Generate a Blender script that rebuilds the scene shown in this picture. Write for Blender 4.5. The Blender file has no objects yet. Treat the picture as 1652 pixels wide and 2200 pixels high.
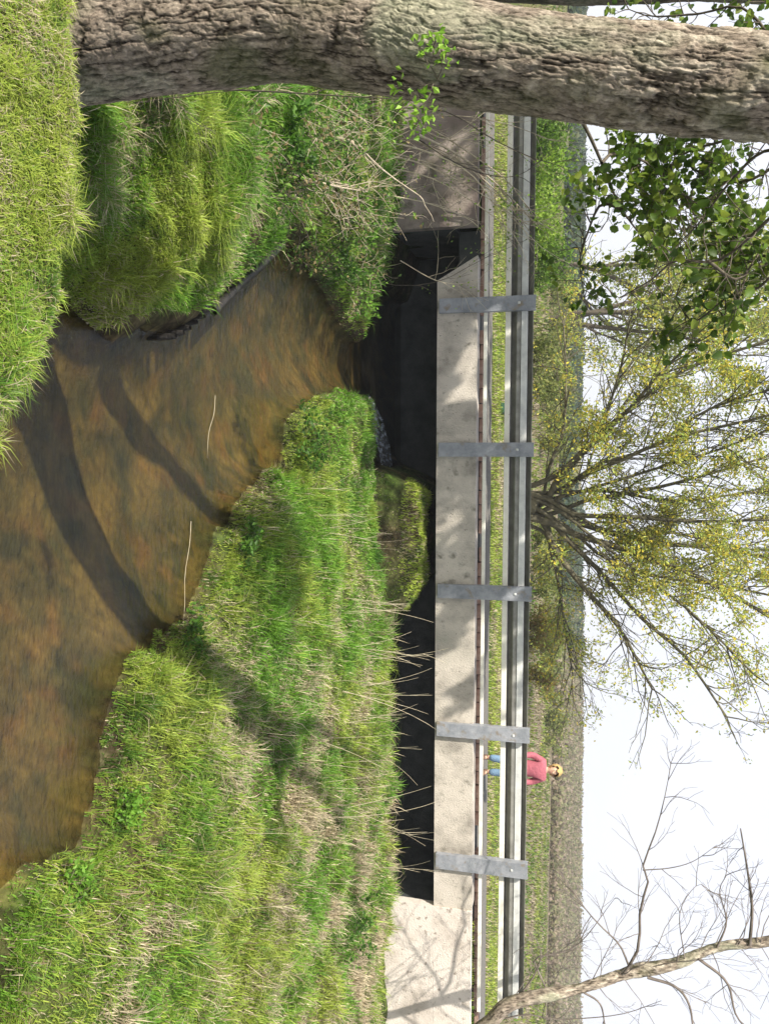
import bpy, bmesh, math, random
import numpy as np
from mathutils import Vector, Matrix
R = math.radians
rng = np.random.default_rng(7); random.seed(7)
sc = bpy.context.scene
col = sc.collection

# ---------------------------------------------------------------- camera (the photograph was taken with the camera turned on its side)
F = 1727.0; CX, CY = 826.0, 1100.0
PITCH, ROLL = R(13.5), R(1.1)
CAM = np.array([0, 0, 1.4])
FW = np.array([0, math.cos(PITCH), -math.sin(PITCH)])
_r0 = np.array([1.0, 0, 0]); _u0 = np.array([0, math.sin(PITCH), math.cos(PITCH)])
RT = math.cos(ROLL)*_r0 + math.sin(ROLL)*_u0
UP = -math.sin(ROLL)*_r0 + math.cos(ROLL)*_u0
cd = bpy.data.cameras.new('camera'); cam = bpy.data.objects.new('camera', cd); col.objects.link(cam)
m = Matrix.Identity(4)
for i in range(3):
    m[i][0] = UP[i]; m[i][1] = -RT[i]; m[i][2] = -FW[i]; m[i][3] = CAM[i]
cam.matrix_world = m
cd.sensor_fit = 'VERTICAL'; cd.sensor_height = 36; cd.lens = F/2200*36
cd.clip_start = 0.05; cd.clip_end = 3000
sc.camera = cam

def ray(x, y):
    u = (y-CY)/F; v = (x-CX)/F
    return FW + u*RT + v*UP
def PZ(x, y, z):
    d = ray(x, y); return CAM + d*((z-CAM[2])/d[2])
def PY(x, y, Y):
    d = ray(x, y); return CAM + d*(Y/d[1])

# ---------------------------------------------------------------- world, sun, exposure
SUN_AZ, SUN_EL = R(46), R(47)       # light comes from behind left of the viewer
sdir = np.array([math.sin(SUN_AZ)*math.cos(SUN_EL), math.cos(SUN_AZ)*math.cos(SUN_EL), -math.sin(SUN_EL)])  # travel direction
w = bpy.data.worlds.new('World'); sc.world = w; w.use_nodes = True
nt = w.node_tree; nt.nodes.clear()
sky = nt.nodes.new('ShaderNodeTexSky'); sky.sky_type = 'NISHITA'; sky.sun_disc = False
sky.sun_elevation = SUN_EL; sky.sun_rotation = math.atan2(-sdir[0], -sdir[1])
sky.air_density = 1.2; sky.dust_density = 3.5; sky.ozone_density = 1.0
bg = nt.nodes.new('ShaderNodeBackground'); bg.inputs[1].default_value = 0.115
wo = nt.nodes.new('ShaderNodeOutputWorld')
tc = nt.nodes.new('ShaderNodeTexCoord'); nz = nt.nodes.new('ShaderNodeTexNoise'); nz.inputs['Scale'].default_value = 2.2
nz.inputs['Detail'].default_value = 5
mp = nt.nodes.new('ShaderNodeMapping'); mp.inputs['Scale'].default_value = (1, 1, 2.4)
cr = nt.nodes.new('ShaderNodeValToRGB'); cr.color_ramp.elements[0].position = 0.34; cr.color_ramp.elements[1].position = 0.62
cr.color_ramp.elements[0].color = (.9,)*3+(1,); cr.color_ramp.elements[1].color = (1,)*3+(1,)
mx = nt.nodes.new('ShaderNodeMix'); mx.data_type = 'RGBA'
mx.inputs['B'].default_value = (6.0, 6.2, 6.9, 1)
nt.links.new(tc.outputs['Generated'], mp.inputs[0]); nt.links.new(mp.outputs[0], nz.inputs['Vector'])
nt.links.new(nz.outputs[0], cr.inputs[0])
sep = nt.nodes.new('ShaderNodeSeparateXYZ'); nt.links.new(tc.outputs['Generated'], sep.inputs[0])
hz = nt.nodes.new('ShaderNodeMapRange'); hz.inputs[1].default_value = .25; hz.inputs[2].default_value = .95; hz.inputs[3].default_value = 1; hz.inputs[4].default_value = .12   # thin bright cloud low, clearer sky overhead
nt.links.new(sep.outputs[2], hz.inputs[0]); mu = nt.nodes.new('ShaderNodeMath'); mu.operation = 'MULTIPLY'
nt.links.new(cr.outputs[0], mu.inputs[0]); nt.links.new(hz.outputs[0], mu.inputs[1]); nt.links.new(mu.outputs[0], mx.inputs['Factor'])
nt.links.new(sky.outputs[0], mx.inputs['A']); nt.links.new(mx.outputs['Result'], bg.inputs[0]); nt.links.new(bg.outputs[0], wo.inputs[0])
sl = bpy.data.lights.new('sun', 'SUN'); sl.energy = 5.0; sl.angle = R(0.53); sl.color = (1, .95, .86)
so = bpy.data.objects.new('sun', sl); col.objects.link(so)
so.rotation_mode = 'QUATERNION'; so.rotation_quaternion = Vector(sdir).to_track_quat('-Z', 'Y'); so.location = (-8, -6, 12)
sc.view_settings.view_transform = 'Standard'; sc.view_settings.look = 'None'
sc.view_settings.exposure = 0.58; sc.view_settings.gamma = 1; sc.view_settings.use_curve_mapping = False
sc.cycles.transparent_max_bounces = 12; sc.cycles.max_bounces = 7

# ---------------------------------------------------------------- helpers
def hsh(ix, iy, iz, s):
    n = (ix*73856093) ^ (iy*19349663) ^ (iz*83492791) ^ (s*2654435761)
    n = (n ^ (n >> 13))*1274126177 & 0x7fffffff
    n = (n ^ (n >> 15)) & 0xffff
    return n/65535.0
def vnoise(p, scale=1.0, seed=0):
    q = np.asarray(p, float)*scale + 1000.0
    i = np.floor(q).astype(np.int64); f = q-i; f = f*f*(3-2*f)
    o = 0
    for a in (0, 1):
        for b in (0, 1):
            for c in (0, 1):
                wt = (f[:, 0] if a else 1-f[:, 0])*(f[:, 1] if b else 1-f[:, 1])*(f[:, 2] if c else 1-f[:, 2])
                o = o + wt*hsh(i[:, 0]+a, i[:, 1]+b, i[:, 2]+c, seed)
    return o
def fbm(p, scale=1.0, oct=4, seed=0):
    o = 0; a = 1; t = 0
    for k in range(oct):
        o = o + a*vnoise(p, scale*2**k, seed+k*17); t += a; a *= .5
    return o/t

def mesh_np(name, V, Fc, mat=None, smooth=False, colors=None, n=None, attr='col', link=True, parent=None):
    """Fc: int array (k, n) of n-gons (n 3 or 4), or list of such arrays"""
    me = bpy.data.meshes.new(name)
    V = np.asarray(V, dtype=np.float32)
    if not isinstance(Fc, list): Fc = [Fc]
    Fc = [np.asarray(f, dtype=np.int32) for f in Fc if len(f)]
    me.vertices.add(len(V)); me.vertices.foreach_set('co', V.ravel())
    tot = sum(f.size for f in Fc); nf = sum(len(f) for f in Fc)
    me.loops.add(tot); me.loops.foreach_set('vertex_index', np.concatenate([f.ravel() for f in Fc]))
    me.polygons.add(nf)
    lt = np.concatenate([np.full(len(f), f.shape[1], np.int32) for f in Fc])
    ls = np.concatenate([[0], np.cumsum(lt)[:-1]]).astype(np.int32)
    me.polygons.foreach_set('loop_start', ls)
    me.polygons.foreach_set('use_smooth', np.full(nf, smooth, dtype=bool))
    me.update(calc_edges=True)
    if colors is not None:
        ca = me.color_attributes.new(attr, 'FLOAT_COLOR', 'POINT')
        cc = np.ones((len(V), 4), np.float32); cc[:, :3] = colors
        ca.data.foreach_set('color', cc.ravel())
    if mat: me.materials.append(mat)
    if not link: return me
    return link_obj(name, me, parent)
def link_obj(name, me, parent=None):
    o = bpy.data.objects.new(name, me); col.objects.link(o)
    if parent: o.parent = parent
    return o
def tag(o, label=None, cat=None, group=None, kind=None):
    if label: o['label'] = label
    if cat: o['category'] = cat
    if group: o['group'] = group
    if kind: o['kind'] = kind
    return o
def empty(name, loc=(0, 0, 0), rz=0):
    o = bpy.data.objects.new(name, None); col.objects.link(o); o.location = loc; o.rotation_euler = (0, 0, rz)
    o.empty_display_size = .1
    return o
def child(name, me, parent):
    """mesh given in world coordinates under an unrotated empty"""
    o = link_obj(name, me, parent)
    o.location = -Vector(parent.location) if parent.type == 'EMPTY' else (0, 0, 0)
    return o

def tube(paths, sides=6):
    """paths: list of (points (n,3), radii (n)) -> verts, quads"""
    VV = []; FF = []; base = 0
    ang = np.arange(sides)/sides*2*math.pi
    for P, r in paths:
        P = np.asarray(P, float); r = np.asarray(r, float); n = len(P)
        T = np.gradient(P, axis=0); T /= np.linalg.norm(T, axis=1)[:, None]+1e-9
        ref = np.array([0.31, 0.83, 0.2]) if abs(T[0][2]) > .8 else np.array([0, 0, 1.0])
        A = np.cross(T, ref); A /= np.linalg.norm(A, axis=1)[:, None]+1e-9
        B = np.cross(T, A)
        ring = P[:, None]+r[:, None, None]*(np.cos(ang)[None, :, None]*A[:, None]+np.sin(ang)[None, :, None]*B[:, None])
        VV.append(ring.reshape(-1, 3))
        i = np.arange(n-1)[:, None]*sides; j = np.arange(sides)[None]; j2 = (j+1) % sides
        q = np.stack([i+j, i+j2, i+sides+j2, i+sides+j], -1).reshape(-1, 4)+base
        FF.append(q); base += n*sides
    return np.concatenate(VV), np.concatenate(FF)

def boxes(lst):
    """list of (x0,x1,y0,y1,z0,z1)"""
    V = []; Fq = []
    for k, (x0, x1, y0, y1, z0, z1) in enumerate(lst):
        V += [(x0,y0,z0),(x1,y0,z0),(x1,y1,z0),(x0,y1,z0),(x0,y0,z1),(x1,y0,z1),(x1,y1,z1),(x0,y1,z1)]
        b = 8*k
        Fq += [(b,b+3,b+2,b+1),(b+4,b+5,b+6,b+7),(b,b+1,b+5,b+4),(b+1,b+2,b+6,b+5),(b+2,b+3,b+7,b+6),(b+3,b,b+4,b+7)]
    return np.array(V, float), np.array(Fq)
def bevel_box(name, dims, mat, bev=.01, seg=2, noise=0):
    x0, x1, y0, y1, z0, z1 = dims
    bm = bmesh.new(); bmesh.ops.create_cube(bm, size=1)
    for v in bm.verts:
        v.co = Vector((x0+(v.co.x+.5)*(x1-x0), y0+(v.co.y+.5)*(y1-y0), z0+(v.co.z+.5)*(z1-z0)))
    bmesh.ops.bevel(bm, geom=bm.edges[:], offset=bev, segments=seg, affect='EDGES')
    if noise:
        for v in bm.verts: v.co += Vector((random.uniform(-1,1), random.uniform(-1,1), random.uniform(-1,1)))*noise
    me = bpy.data.meshes.new(name); bm.to_mesh(me); bm.free(); me.materials.append(mat)
    return me

# ---------------------------------------------------------------- materials
def newmat(name):
    mt = bpy.data.materials.new(name); mt.use_nodes = True
    n = mt.node_tree.nodes; n.clear()
    return mt, n, mt.node_tree.links
def pbr(name, cols, scale=5, rough=.85, bump=.3, bscale=40, detail=6, stretch=(1,1,1), coord='Object', metal=0, spec=.3, extra=None, dist=.02):
    """cols: list of (pos, (r,g,b)) through an fbm ramp, plus fine bump"""
    mt, n, l = newmat(name)
    out = n.new('ShaderNodeOutputMaterial'); b = n.new('ShaderNodeBsdfPrincipled'); l.new(b.outputs[0], out.inputs[0])
    t = n.new('ShaderNodeTexCoord'); mp = n.new('ShaderNodeMapping'); mp.inputs['Scale'].default_value = stretch
    l.new(t.outputs[coord], mp.inputs[0])
    a = n.new('ShaderNodeTexNoise'); a.inputs['Scale'].default_value = scale; a.inputs['Detail'].default_value = detail; a.inputs['Roughness'].default_value = .62
    l.new(mp.outputs[0], a.inputs['Vector'])
    r = n.new('ShaderNodeValToRGB'); e = r.color_ramp.elements
    while len(e) < len(cols): e.new(.5)
    for k, (p, c) in enumerate(cols): e[k].position = p; e[k].color = (*c, 1)
    l.new(a.outputs[0], r.inputs[0])
    csock = r.outputs[0]
    if extra:   # second, finer layer of spots: (scale, lo, hi, colour)
        for (s2, lo, hi, c2) in extra:
            g = n.new('ShaderNodeTexNoise'); g.inputs['Scale'].default_value = s2; g.inputs['Detail'].default_value = 4
            l.new(mp.outputs[0], g.inputs['Vector'])
            mr = n.new('ShaderNodeMapRange'); mr.inputs[1].default_value = lo; mr.inputs[2].default_value = hi
            l.new(g.outputs[0], mr.inputs[0])
            mm = n.new('ShaderNodeMix'); mm.data_type = 'RGBA'; mm.inputs['B'].default_value = (*c2, 1)
            l.new(mr.outputs[0], mm.inputs['Factor']); l.new(csock, mm.inputs['A']); csock = mm.outputs['Result']
    l.new(csock, b.inputs['Base Color'])
    b.inputs['Roughness'].default_value = rough; b.inputs['Metallic'].default_value = metal; b.inputs['Specular IOR Level'].default_value = spec
    if bump:
        g = n.new('ShaderNodeTexNoise'); g.inputs['Scale'].default_value = bscale; g.inputs['Detail'].default_value = 5
        l.new(mp.outputs[0], g.inputs['Vector'])
        bp = n.new('ShaderNodeBump'); bp.inputs['Strength'].default_value = bump; bp.inputs['Distance'].default_value = dist
        l.new(g.outputs[0], bp.inputs['Height']); l.new(bp.outputs[0], b.inputs['Normal'])
    return mt
def leafmat(name, trans=.4, rough=.5):
    mt, n, l = newmat(name)
    out = n.new('ShaderNodeOutputMaterial'); at = n.new('ShaderNodeAttribute'); at.attribute_name = 'col'
    b = n.new('ShaderNodeBsdfPrincipled'); b.inputs['Roughness'].default_value = rough; b.inputs['Specular IOR Level'].default_value = .3
    tr = n.new('ShaderNodeBsdfTranslucent'); mx = n.new('ShaderNodeMixShader'); mx.inputs[0].default_value = trans
    l.new(at.outputs[0], b.inputs['Base Color']); l.new(at.outputs[0], tr.inputs[0])
    l.new(b.outputs[0], mx.inputs[1]); l.new(tr.outputs[0], mx.inputs[2]); l.new(mx.outputs[0], out.inputs[0])
    return mt
def plain(name, c, rough=.7, **k): return pbr(name, [(.3, tuple(v*.82 for v in c)), (.7, tuple(min(1, v*1.12) for v in c))], rough=rough, **k)

M_leaf = leafmat('leaf_material', .45); M_grass = leafmat('grass_blade_material', .35)
M_concrete = pbr('weathered_concrete', [(.28, (.24,.215,.18)), (.42, (.43,.385,.325)), (.56, (.58,.52,.44)), (.75, (.66,.595,.515))], scale=2.6, bump=.5, bscale=60,
                 stretch=(1,1,.8), extra=[(7, .60, .74, (.22,.20,.16)), (1.3, .57, .74, (.28,.27,.21)), (45, .65, .73, (.16,.14,.11))])
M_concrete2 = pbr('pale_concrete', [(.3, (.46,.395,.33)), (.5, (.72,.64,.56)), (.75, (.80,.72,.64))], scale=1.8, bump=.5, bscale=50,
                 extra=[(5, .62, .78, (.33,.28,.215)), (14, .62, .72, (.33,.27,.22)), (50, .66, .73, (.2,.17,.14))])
M_darkconc = pbr('shaded_concrete', [(.3, (.03,.035,.035)), (.7, (.075,.08,.075))], scale=4)  # near-black concrete: the shade under the deck is put into its colour
M_brick = pbr('kerb_brick', [(.3, (.22,.12,.085)), (.6, (.38,.25,.19)), (.8, (.46,.36,.3))], scale=7, bump=.6, coord='Object')
M_asphalt = pbr('path_asphalt', [(.3, (.10,.095,.085)), (.7, (.19,.175,.15))], scale=20, bump=.4, bscale=150)
M_steel = pbr('galvanised_steel', [(.3, (.52,.52,.50)), (.55, (.68,.68,.64)), (.8, (.80,.79,.74))], scale=8, rough=.5, bump=.12, bscale=90, spec=.5)
M_steelpost = pbr('galvanised_post', [(.3, (.19,.205,.225)), (.55, (.31,.32,.345)), (.8, (.43,.43,.45))], scale=7, rough=.55, bump=.2, bscale=50, spec=.5, extra=[(9,.58,.72,(.24,.20,.15)), (40,.66,.74,(.20,.15,.10))])
M_rail = pbr('lit_cream_rail', [(.3, (.78,.74,.62)), (.7, (.88,.85,.74))], scale=10, rough=.6, bump=.15, extra=[(30,.66,.74,(.4,.33,.24))])  # cream brightened so the rails look sunlit even under the leaves
M_wetwood = pbr('wet_black_wood', [(.3, (.012,.012,.012)), (.7, (.05,.045,.04))], scale=12, rough=.35, bump=.6)
M_twig = pbr('twig_bark', [(.3, (.06,.05,.035)), (.7, (.15,.125,.09))], scale=20)
M_straw = pbr('dry_straw', [(.3, (.48,.39,.25)), (.7, (.74,.66,.48))], scale=20, bump=.1)
M_deadwood = pbr('bleached_wood', [(.3, (.30,.24,.16)), (.7, (.60,.52,.38))], scale=15)
M_willowbark = pbr('willow_bark', [(.3, (.045,.04,.03)), (.5, (.11,.10,.06)), (.75, (.19,.17,.11))], scale=6, bump=.8, bscale=18)
M_greybark = pbr('bare_tree_bark', [(.3, (.15,.12,.09)), (.5, (.33,.27,.22)), (.75, (.48,.41,.35))], scale=5, bump=.8, bscale=26, stretch=(1,1,.5))
M_twiggrey = pbr('bare_twig_bark', [(.3, (.10,.085,.07)), (.7, (.24,.20,.17))], scale=9)

# bark of the big trunk: colour follows the furrow depth stored in the mesh
mt, n, l = newmat('furrowed_bark'); M_bark = mt
out = n.new('ShaderNodeOutputMaterial'); b = n.new('ShaderNodeBsdfPrincipled'); l.new(b.outputs[0], out.inputs[0])
at = n.new('ShaderNodeAttribute'); at.attribute_name = 'col'; t = n.new('ShaderNodeTexCoord')
mp = n.new('ShaderNodeMapping'); mp.inputs['Scale'].default_value = (1, 1, .5); l.new(t.outputs['Object'], mp.inputs[0])
g = n.new('ShaderNodeTexNoise'); g.inputs['Scale'].default_value = 60; g.inputs['Detail'].default_value = 6; g.inputs['Roughness'].default_value = .7; l.new(mp.outputs[0], g.inputs[0])
mr = n.new('ShaderNodeMapRange'); mr.inputs[1].default_value = .3; mr.inputs[2].default_value = .7; mr.inputs[3].default_value = .35; mr.inputs[4].default_value = 1.5; l.new(g.outputs[0], mr.inputs[0])
mm = n.new('ShaderNodeVectorMath'); mm.operation = 'SCALE'; l.new(at.outputs['Color'], mm.inputs[0]); l.new(mr.outputs[0], mm.inputs['Scale'])
l.new(mm.outputs[0], b.inputs['Base Color']); b.inputs['Roughness'].default_value = .9; b.inputs['Specular IOR Level'].default_value = .15
bp = n.new('ShaderNodeBump'); bp.inputs['Strength'].default_value = .9; bp.inputs['Distance'].default_value = .008; l.new(g.outputs[0], bp.inputs['Height']); l.new(bp.outputs[0], b.inputs['Normal'])

WZ0 = -1.5
# ground: soil tinted per vertex plus noise
mt, n, l = newmat('ground_material'); M_ground = mt
out = n.new('ShaderNodeOutputMaterial'); b = n.new('ShaderNodeBsdfPrincipled'); l.new(b.outputs[0], out.inputs[0])
at = n.new('ShaderNodeAttribute'); at.attribute_name = 'col'; t = n.new('ShaderNodeTexCoord')
g = n.new('ShaderNodeTexNoise'); g.inputs['Scale'].default_value = 9; g.inputs['Detail'].default_value = 10; g.inputs['Roughness'].default_value = .7; l.new(t.outputs['Object'], g.inputs[0])
mr = n.new('ShaderNodeMapRange'); mr.inputs[1].default_value = .3; mr.inputs[2].default_value = .7; mr.inputs[3].default_value = .5; mr.inputs[4].default_value = 1.5; l.new(g.outputs[0], mr.inputs[0])
mm = n.new('ShaderNodeVectorMath'); mm.operation = 'SCALE'; l.new(at.outputs['Color'], mm.inputs[0]); l.new(mr.outputs[0], mm.inputs['Scale'])
vo = n.new('ShaderNodeTexVoronoi'); vo.inputs['Scale'].default_value = 22; l.new(t.outputs['Object'], vo.inputs['Vector'])
m2 = n.new('ShaderNodeMapRange'); m2.inputs[1].default_value = 0; m2.inputs[2].default_value = .7; m2.inputs[3].default_value = 1.25; m2.inputs[4].default_value = .6; l.new(vo.outputs['Distance'], m2.inputs[0])
m3 = n.new('ShaderNodeVectorMath'); m3.operation = 'SCALE'; l.new(mm.outputs[0], m3.inputs[0]); 
gm = n.new('ShaderNodeNewGeometry'); sx = n.new('ShaderNodeSeparateXYZ'); l.new(gm.outputs['Position'], sx.inputs[0]); dz_ = n.new('ShaderNodeMapRange'); dz_.inputs[1].default_value = WZ0-.06; dz_.inputs[2].default_value = WZ0; dz_.inputs[3].default_value = .35; dz_.inputs[4].default_value = 1
l.new(sx.outputs[2], dz_.inputs[0]); mf = n.new('ShaderNodeMix'); mf.inputs['A'].default_value = .95; l.new(dz_.outputs[0], mf.inputs['Factor']); l.new(m2.outputs[0], mf.inputs['B']); l.new(mf.outputs['Result'], m3.inputs['Scale'])
mf2 = n.new('ShaderNodeMix'); mf2.inputs['A'].default_value = 1; l.new(dz_.outputs[0], mf2.inputs['Factor']); l.new(mr.outputs[0], mf2.inputs['B']); l.new(mf2.outputs['Result'], mm.inputs['Scale'])
l.new(m3.outputs[0], b.inputs['Base Color']); b.inputs['Roughness'].default_value = .95; b.inputs['Specular IOR Level'].default_value = .1
bp = n.new('ShaderNodeBump'); bp.inputs['Strength'].default_value = .8; bp.inputs['Distance'].default_value = .03; l.new(g.outputs[0], bp.inputs['Height']); l.new(bp.outputs[0], b.inputs['Normal'])

# water: thin tinted surface, the bed shows through
mt, n, l = newmat('stream_water'); M_water = mt
out = n.new('ShaderNodeOutputMaterial'); tr = n.new('ShaderNodeBsdfTransparent'); tr.inputs[0].default_value = (.80, .74, .58, 1)
gl = n.new('ShaderNodeBsdfGlossy'); gl.inputs['Roughness'].default_value = .06; gl.inputs[0].default_value = (.9,.95,1,1)
fr = n.new('ShaderNodeFresnel'); fr.inputs[0].default_value = 1.33; mx = n.new('ShaderNodeMixShader')
t = n.new('ShaderNodeTexCoord'); mp = n.new('ShaderNodeMapping'); mp.inputs['Scale'].default_value = (1.0, 2.2, 1); l.new(t.outputs['Object'], mp.inputs[0])
g = n.new('ShaderNodeTexNoise'); g.inputs['Scale'].default_value = 11; g.inputs['Detail'].default_value = 5; l.new(mp.outputs[0], g.inputs[0])
bp = n.new('ShaderNodeBump'); bp.inputs['Strength'].default_value = .3; bp.inputs['Distance'].default_value = .03; l.new(g.outputs[0], bp.inputs['Height'])
l.new(bp.outputs[0], gl.inputs['Normal']); l.new(bp.outputs[0], fr.inputs['Normal'])
dfw = n.new('ShaderNodeBsdfDiffuse'); dfw.inputs[0].default_value = (.30, .27, .19, 1); mxt = n.new('ShaderNodeMixShader'); mxt.inputs[0].default_value = .02; l.new(tr.outputs[0], mxt.inputs[1]); l.new(dfw.outputs[0], mxt.inputs[2])   # slightly turbid
l.new(fr.outputs[0], mx.inputs[0]); l.new(mxt.outputs[0], mx.inputs[1]); l.new(gl.outputs[0], mx.inputs[2]); l.new(mx.outputs[0], out.inputs[0])

# ---------------------------------------------------------------- the bridge frame: s runs along the bridge, o away from the viewer
BA = R(4.5); B0 = np.array([0, 11.3])
ES = np.array([math.cos(BA), math.sin(BA)]); EO = np.array([-math.sin(BA), math.cos(BA)])
def bp2(s, o): return B0 + ES*s + EO*o
def BP(s, o, z): p = bp2(s, o); return np.array([p[0], p[1], z])
def s_at(x, y):       # where the sight line through a photo point meets the bridge face
    d = ray(x, y); nrm = np.array([EO[0], EO[1]])
    t = ((B0-CAM[:2])@nrm)/(d[:2]@nrm); return float((CAM[:2]+d[:2]*t-B0)@ES)
def to_bridge(X, Y): q = np.stack([X-B0[0], Y-B0[1]], -1); return q@ES, q@EO
WZ = -1.5
S_L, S_R = s_at(980, 580), s_at(900, 1940)     # ends of the deck opening
S_W = s_at(930, 490)                           # end of the left wall

# ---------------------------------------------------------------- ground
def W(x, y): p = PZ(x, y, WZ); return (p[0], p[1])
water_poly = [W(*q) for q in [(-60,2060),(0,1905),(60,1850),(150,1800),(200,1650),(240,1480),(290,1415),(330,1350),(395,1330),(430,1240),(470,1130),(530,1060),(600,1000),(612,900),(650,865),(720,835),(775,850)]]
water_poly += [tuple(bp2(*q)) for q in [(-.9,-.45),(.5,-.30),(2,-.28),(4,-.30),(S_R+.1,-.35),(S_R+.1,2.0),(1.95,2.0),(1.8,.28),(1.0,.16),(.2,.16),(-.45,.22),(-.7,2.0),(S_L+.1,2.0),(S_L+.05,0)]]
water_poly += [W(*q) for q in [(765,735),(730,700),(690,620),(640,545),(600,500),(540,560),(460,640),(400,690),(350,715),(290,705),(240,730),(190,700)]]
water_poly += [(-1.25,3.75),(-.9,3.3),(-.4,3.0),(.2,2.75),(1,2.4),(3,1.7),(5,1.3),(9,1.2),(9,3.2),(5.5,3.3)]
WP = np.array(water_poly)
def sdist(X, Y):
    """signed distance to the water outline, negative inside"""
    p = np.stack([X, Y], -1); d = np.full(len(p), 1e9); ins = np.zeros(len(p), bool)
    for i in range(len(WP)):
        a = WP[i]; b_ = WP[(i+1) % len(WP)]; ab = b_-a
        t = np.clip(((p-a)@ab)/(ab@ab), 0, 1)
        d = np.minimum(d, np.linalg.norm(p-a-t[:, None]*ab, axis=1))
        c = ((a[1] > Y) != (b_[1] > Y)) & (X < (b_[0]-a[0])*(Y-a[1])/(b_[1]-a[1]+1e-12)+a[0])
        ins ^= c
    return np.where(ins, -d, d)
EDGE = np.array([(-14, 3.3), (-4, 3.0), (-2.6, 2.75), (-1.7, 2.42), (-1.1, 2.42), (-.62, 2.36), (-.42, 2.22), (-.16, 2.02), (.3, 1.6), (1.2, 1.15), (3, .6), (9, 0), (14, 0)])
def height(X, Y):
    p3 = np.stack([X, Y, X*0], -1)
    d = sdist(X, Y) + (fbm(p3, 3.5, 4, 5)-.5)*.34*np.clip((11-Y)/.8, .3, 1)*np.where(X < -.9, .3, 1)
    s, o = to_bridge(X, Y)
    # target height of each bank
    right = WZ+.42+.10*np.clip((X-2)/4, 0, 1)-.10*np.clip((6-Y)/3, 0, 1)-.24*np.clip((1.5-X)/1.2, 0, 1)*np.clip((Y-8)/1.5, 0, 1)-.32*np.clip((s-S_R+.2)/.6, 0, 1)*np.clip((o+2.0)/1.2, 0, 1)
    left = -1.0+.30*np.clip((Y-2.85)/.3, 0, 1)-.08*np.clip((Y-4)/1, 0, 1)-.36*np.clip((Y-6.5)/4, 0, 1)+.25*np.clip((-3.2-X)/4, 0, 1)
    tgt = np.where((X > -1.2-.0*Y) & (Y > 3), right, left)
    side = np.clip((X+1.35+ .0*Y)/.5, 0, 1); tgt = left*(1-side)+right*side
    # left of the stream in the far part the left bank reaches further right
    steep = np.where(X < -1.0, .55, .38)
    out_ = WZ+.10*np.clip(d/.05, 0, 1)+(tgt-WZ-.10)*(1-np.exp(-np.clip(d-.03, 0, None)/steep))
    bed = WZ-.05-.30*(1-np.exp(-np.clip(-d, 0, None)/.45))
    h = np.where(d > 0, out_, np.minimum(bed, WZ-.05*np.clip(-d/.05, 0, 1)))
    # viewer's own bank
    ey = np.interp(X, EDGE[:, 0], EDGE[:, 1])
    k = ey+(fbm(p3, 5, 3, 9)-.5)*.10-Y
    own = -.345+.05*(fbm(p3, 2, 3, 21)-.5)+.0*X
    sl_ = np.clip((k+.5)/.5, 0, 1); sl_ = sl_**.6
    lowb = np.minimum(h, -.6)
    h = np.where(k > -.5, np.maximum(h, lowb+(own-lowb)*np.clip(sl_, 0, 1)), h)
    # lift behind the walls and beyond the bridge: road and field level
    f = np.clip((o-2.02)/.12, 0, 1)
    fieldz = -.03+.12*(fbm(p3, .35, 3, 31)-.5)*np.clip((o-2.5)/4, 0, 1)
    h = h*(1-f)+fieldz*f
    beside = ((s < S_W-.05) | (s > S_R+.2)) & (o > .12) & (o <= 2.3)
    h = np.where(beside, -.03, h)
    # earth pier under the deck
    pier = (s > -.75) & (s < 2.0) & (o > -.3) & (o < 2.0)
    pz = -.70-.20*fbm(p3, 4, 2, 3)
    prof = np.clip((o+.16)/.18, 0, 1)*np.clip((s+.62)/.3+.3*(fbm(p3, 3, 3, 88)-.5), 0, 1)*np.clip((1.75-s)/.7+.5*(fbm(p3, 2.5, 3, 89)-.5), 0, 1)
    h = np.where(pier, np.maximum(h, WZ-.02+(pz-WZ)*np.where(prof > 0, prof**.6, 0)), h)
    # low undulation
    amp = np.where(Y > 13.5, .0, 1)*np.clip(d/.25, 0, 1)
    h = h+amp*(fbm(p3, 1.6, 4, 41)-.5)*.26*np.where(beside | (o > 0), 0, 1)
    rise = np.clip((Y-75)/55, 0, 1); rise = rise*rise*(3-2*rise)      # low dike along the skyline
    h = h+rise*np.clip(2.0+1.9*X/np.maximum(Y, 1)*1.0+.35*(fbm(p3, .03, 2, 91)-.5), .6, 6)
    return h
xs = np.concatenate([-9-np.geomspace(.1, 500, 45)[::-1], np.arange(-9, 9.01, .06), 9+np.geomspace(.1, 500, 45)])
ys = np.concatenate([np.array([-300, -100, -40, -15, -6, -3, -1.5, -.6]), np.arange(0, 14.6, .06), 14.6+np.geomspace(.1, 900, 60)])
GX, GY = np.meshgrid(xs, ys); X, Y = GX.ravel(), GY.ravel()
H = height(X, Y)
gp = np.stack([X, Y, H], -1)
nx, ny = len(xs), len(ys)
i = np.arange(ny-1)[:, None]*nx; j = np.arange(nx-1)[None]
quads = np.stack([i+j, i+j+1, i+nx+j+1, i+nx+j], -1).reshape(-1, 4)
nn = fbm(gp, 1.3, 4, 61); n2 = fbm(gp, 9, 3, 62)
c_soil = np.array([.085, .065, .035]); c_green = np.array([.07, .12, .02]); c_straw = np.array([.26, .21, .10])
C = c_soil+(c_green-c_soil)*np.clip((nn-.35)*4, 0, 1)[:, None]
C = C+(c_straw-C)*np.clip((n2-.56)*4, 0, 1)[:, None]*.7
bed = H < WZ-.02
b1 = fbm(gp*[1, 1.4, 1], 2.2, 4, 71); b2 = fbm(gp, 8, 4, 72); b3 = vnoise(gp, 26, 73)
CB = np.array([.17, .125, .055])+(np.array([.31, .20, .08])-np.array([.17, .125, .055]))*np.clip((b1-.38)*4, 0, 1)[:, None]
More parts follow.
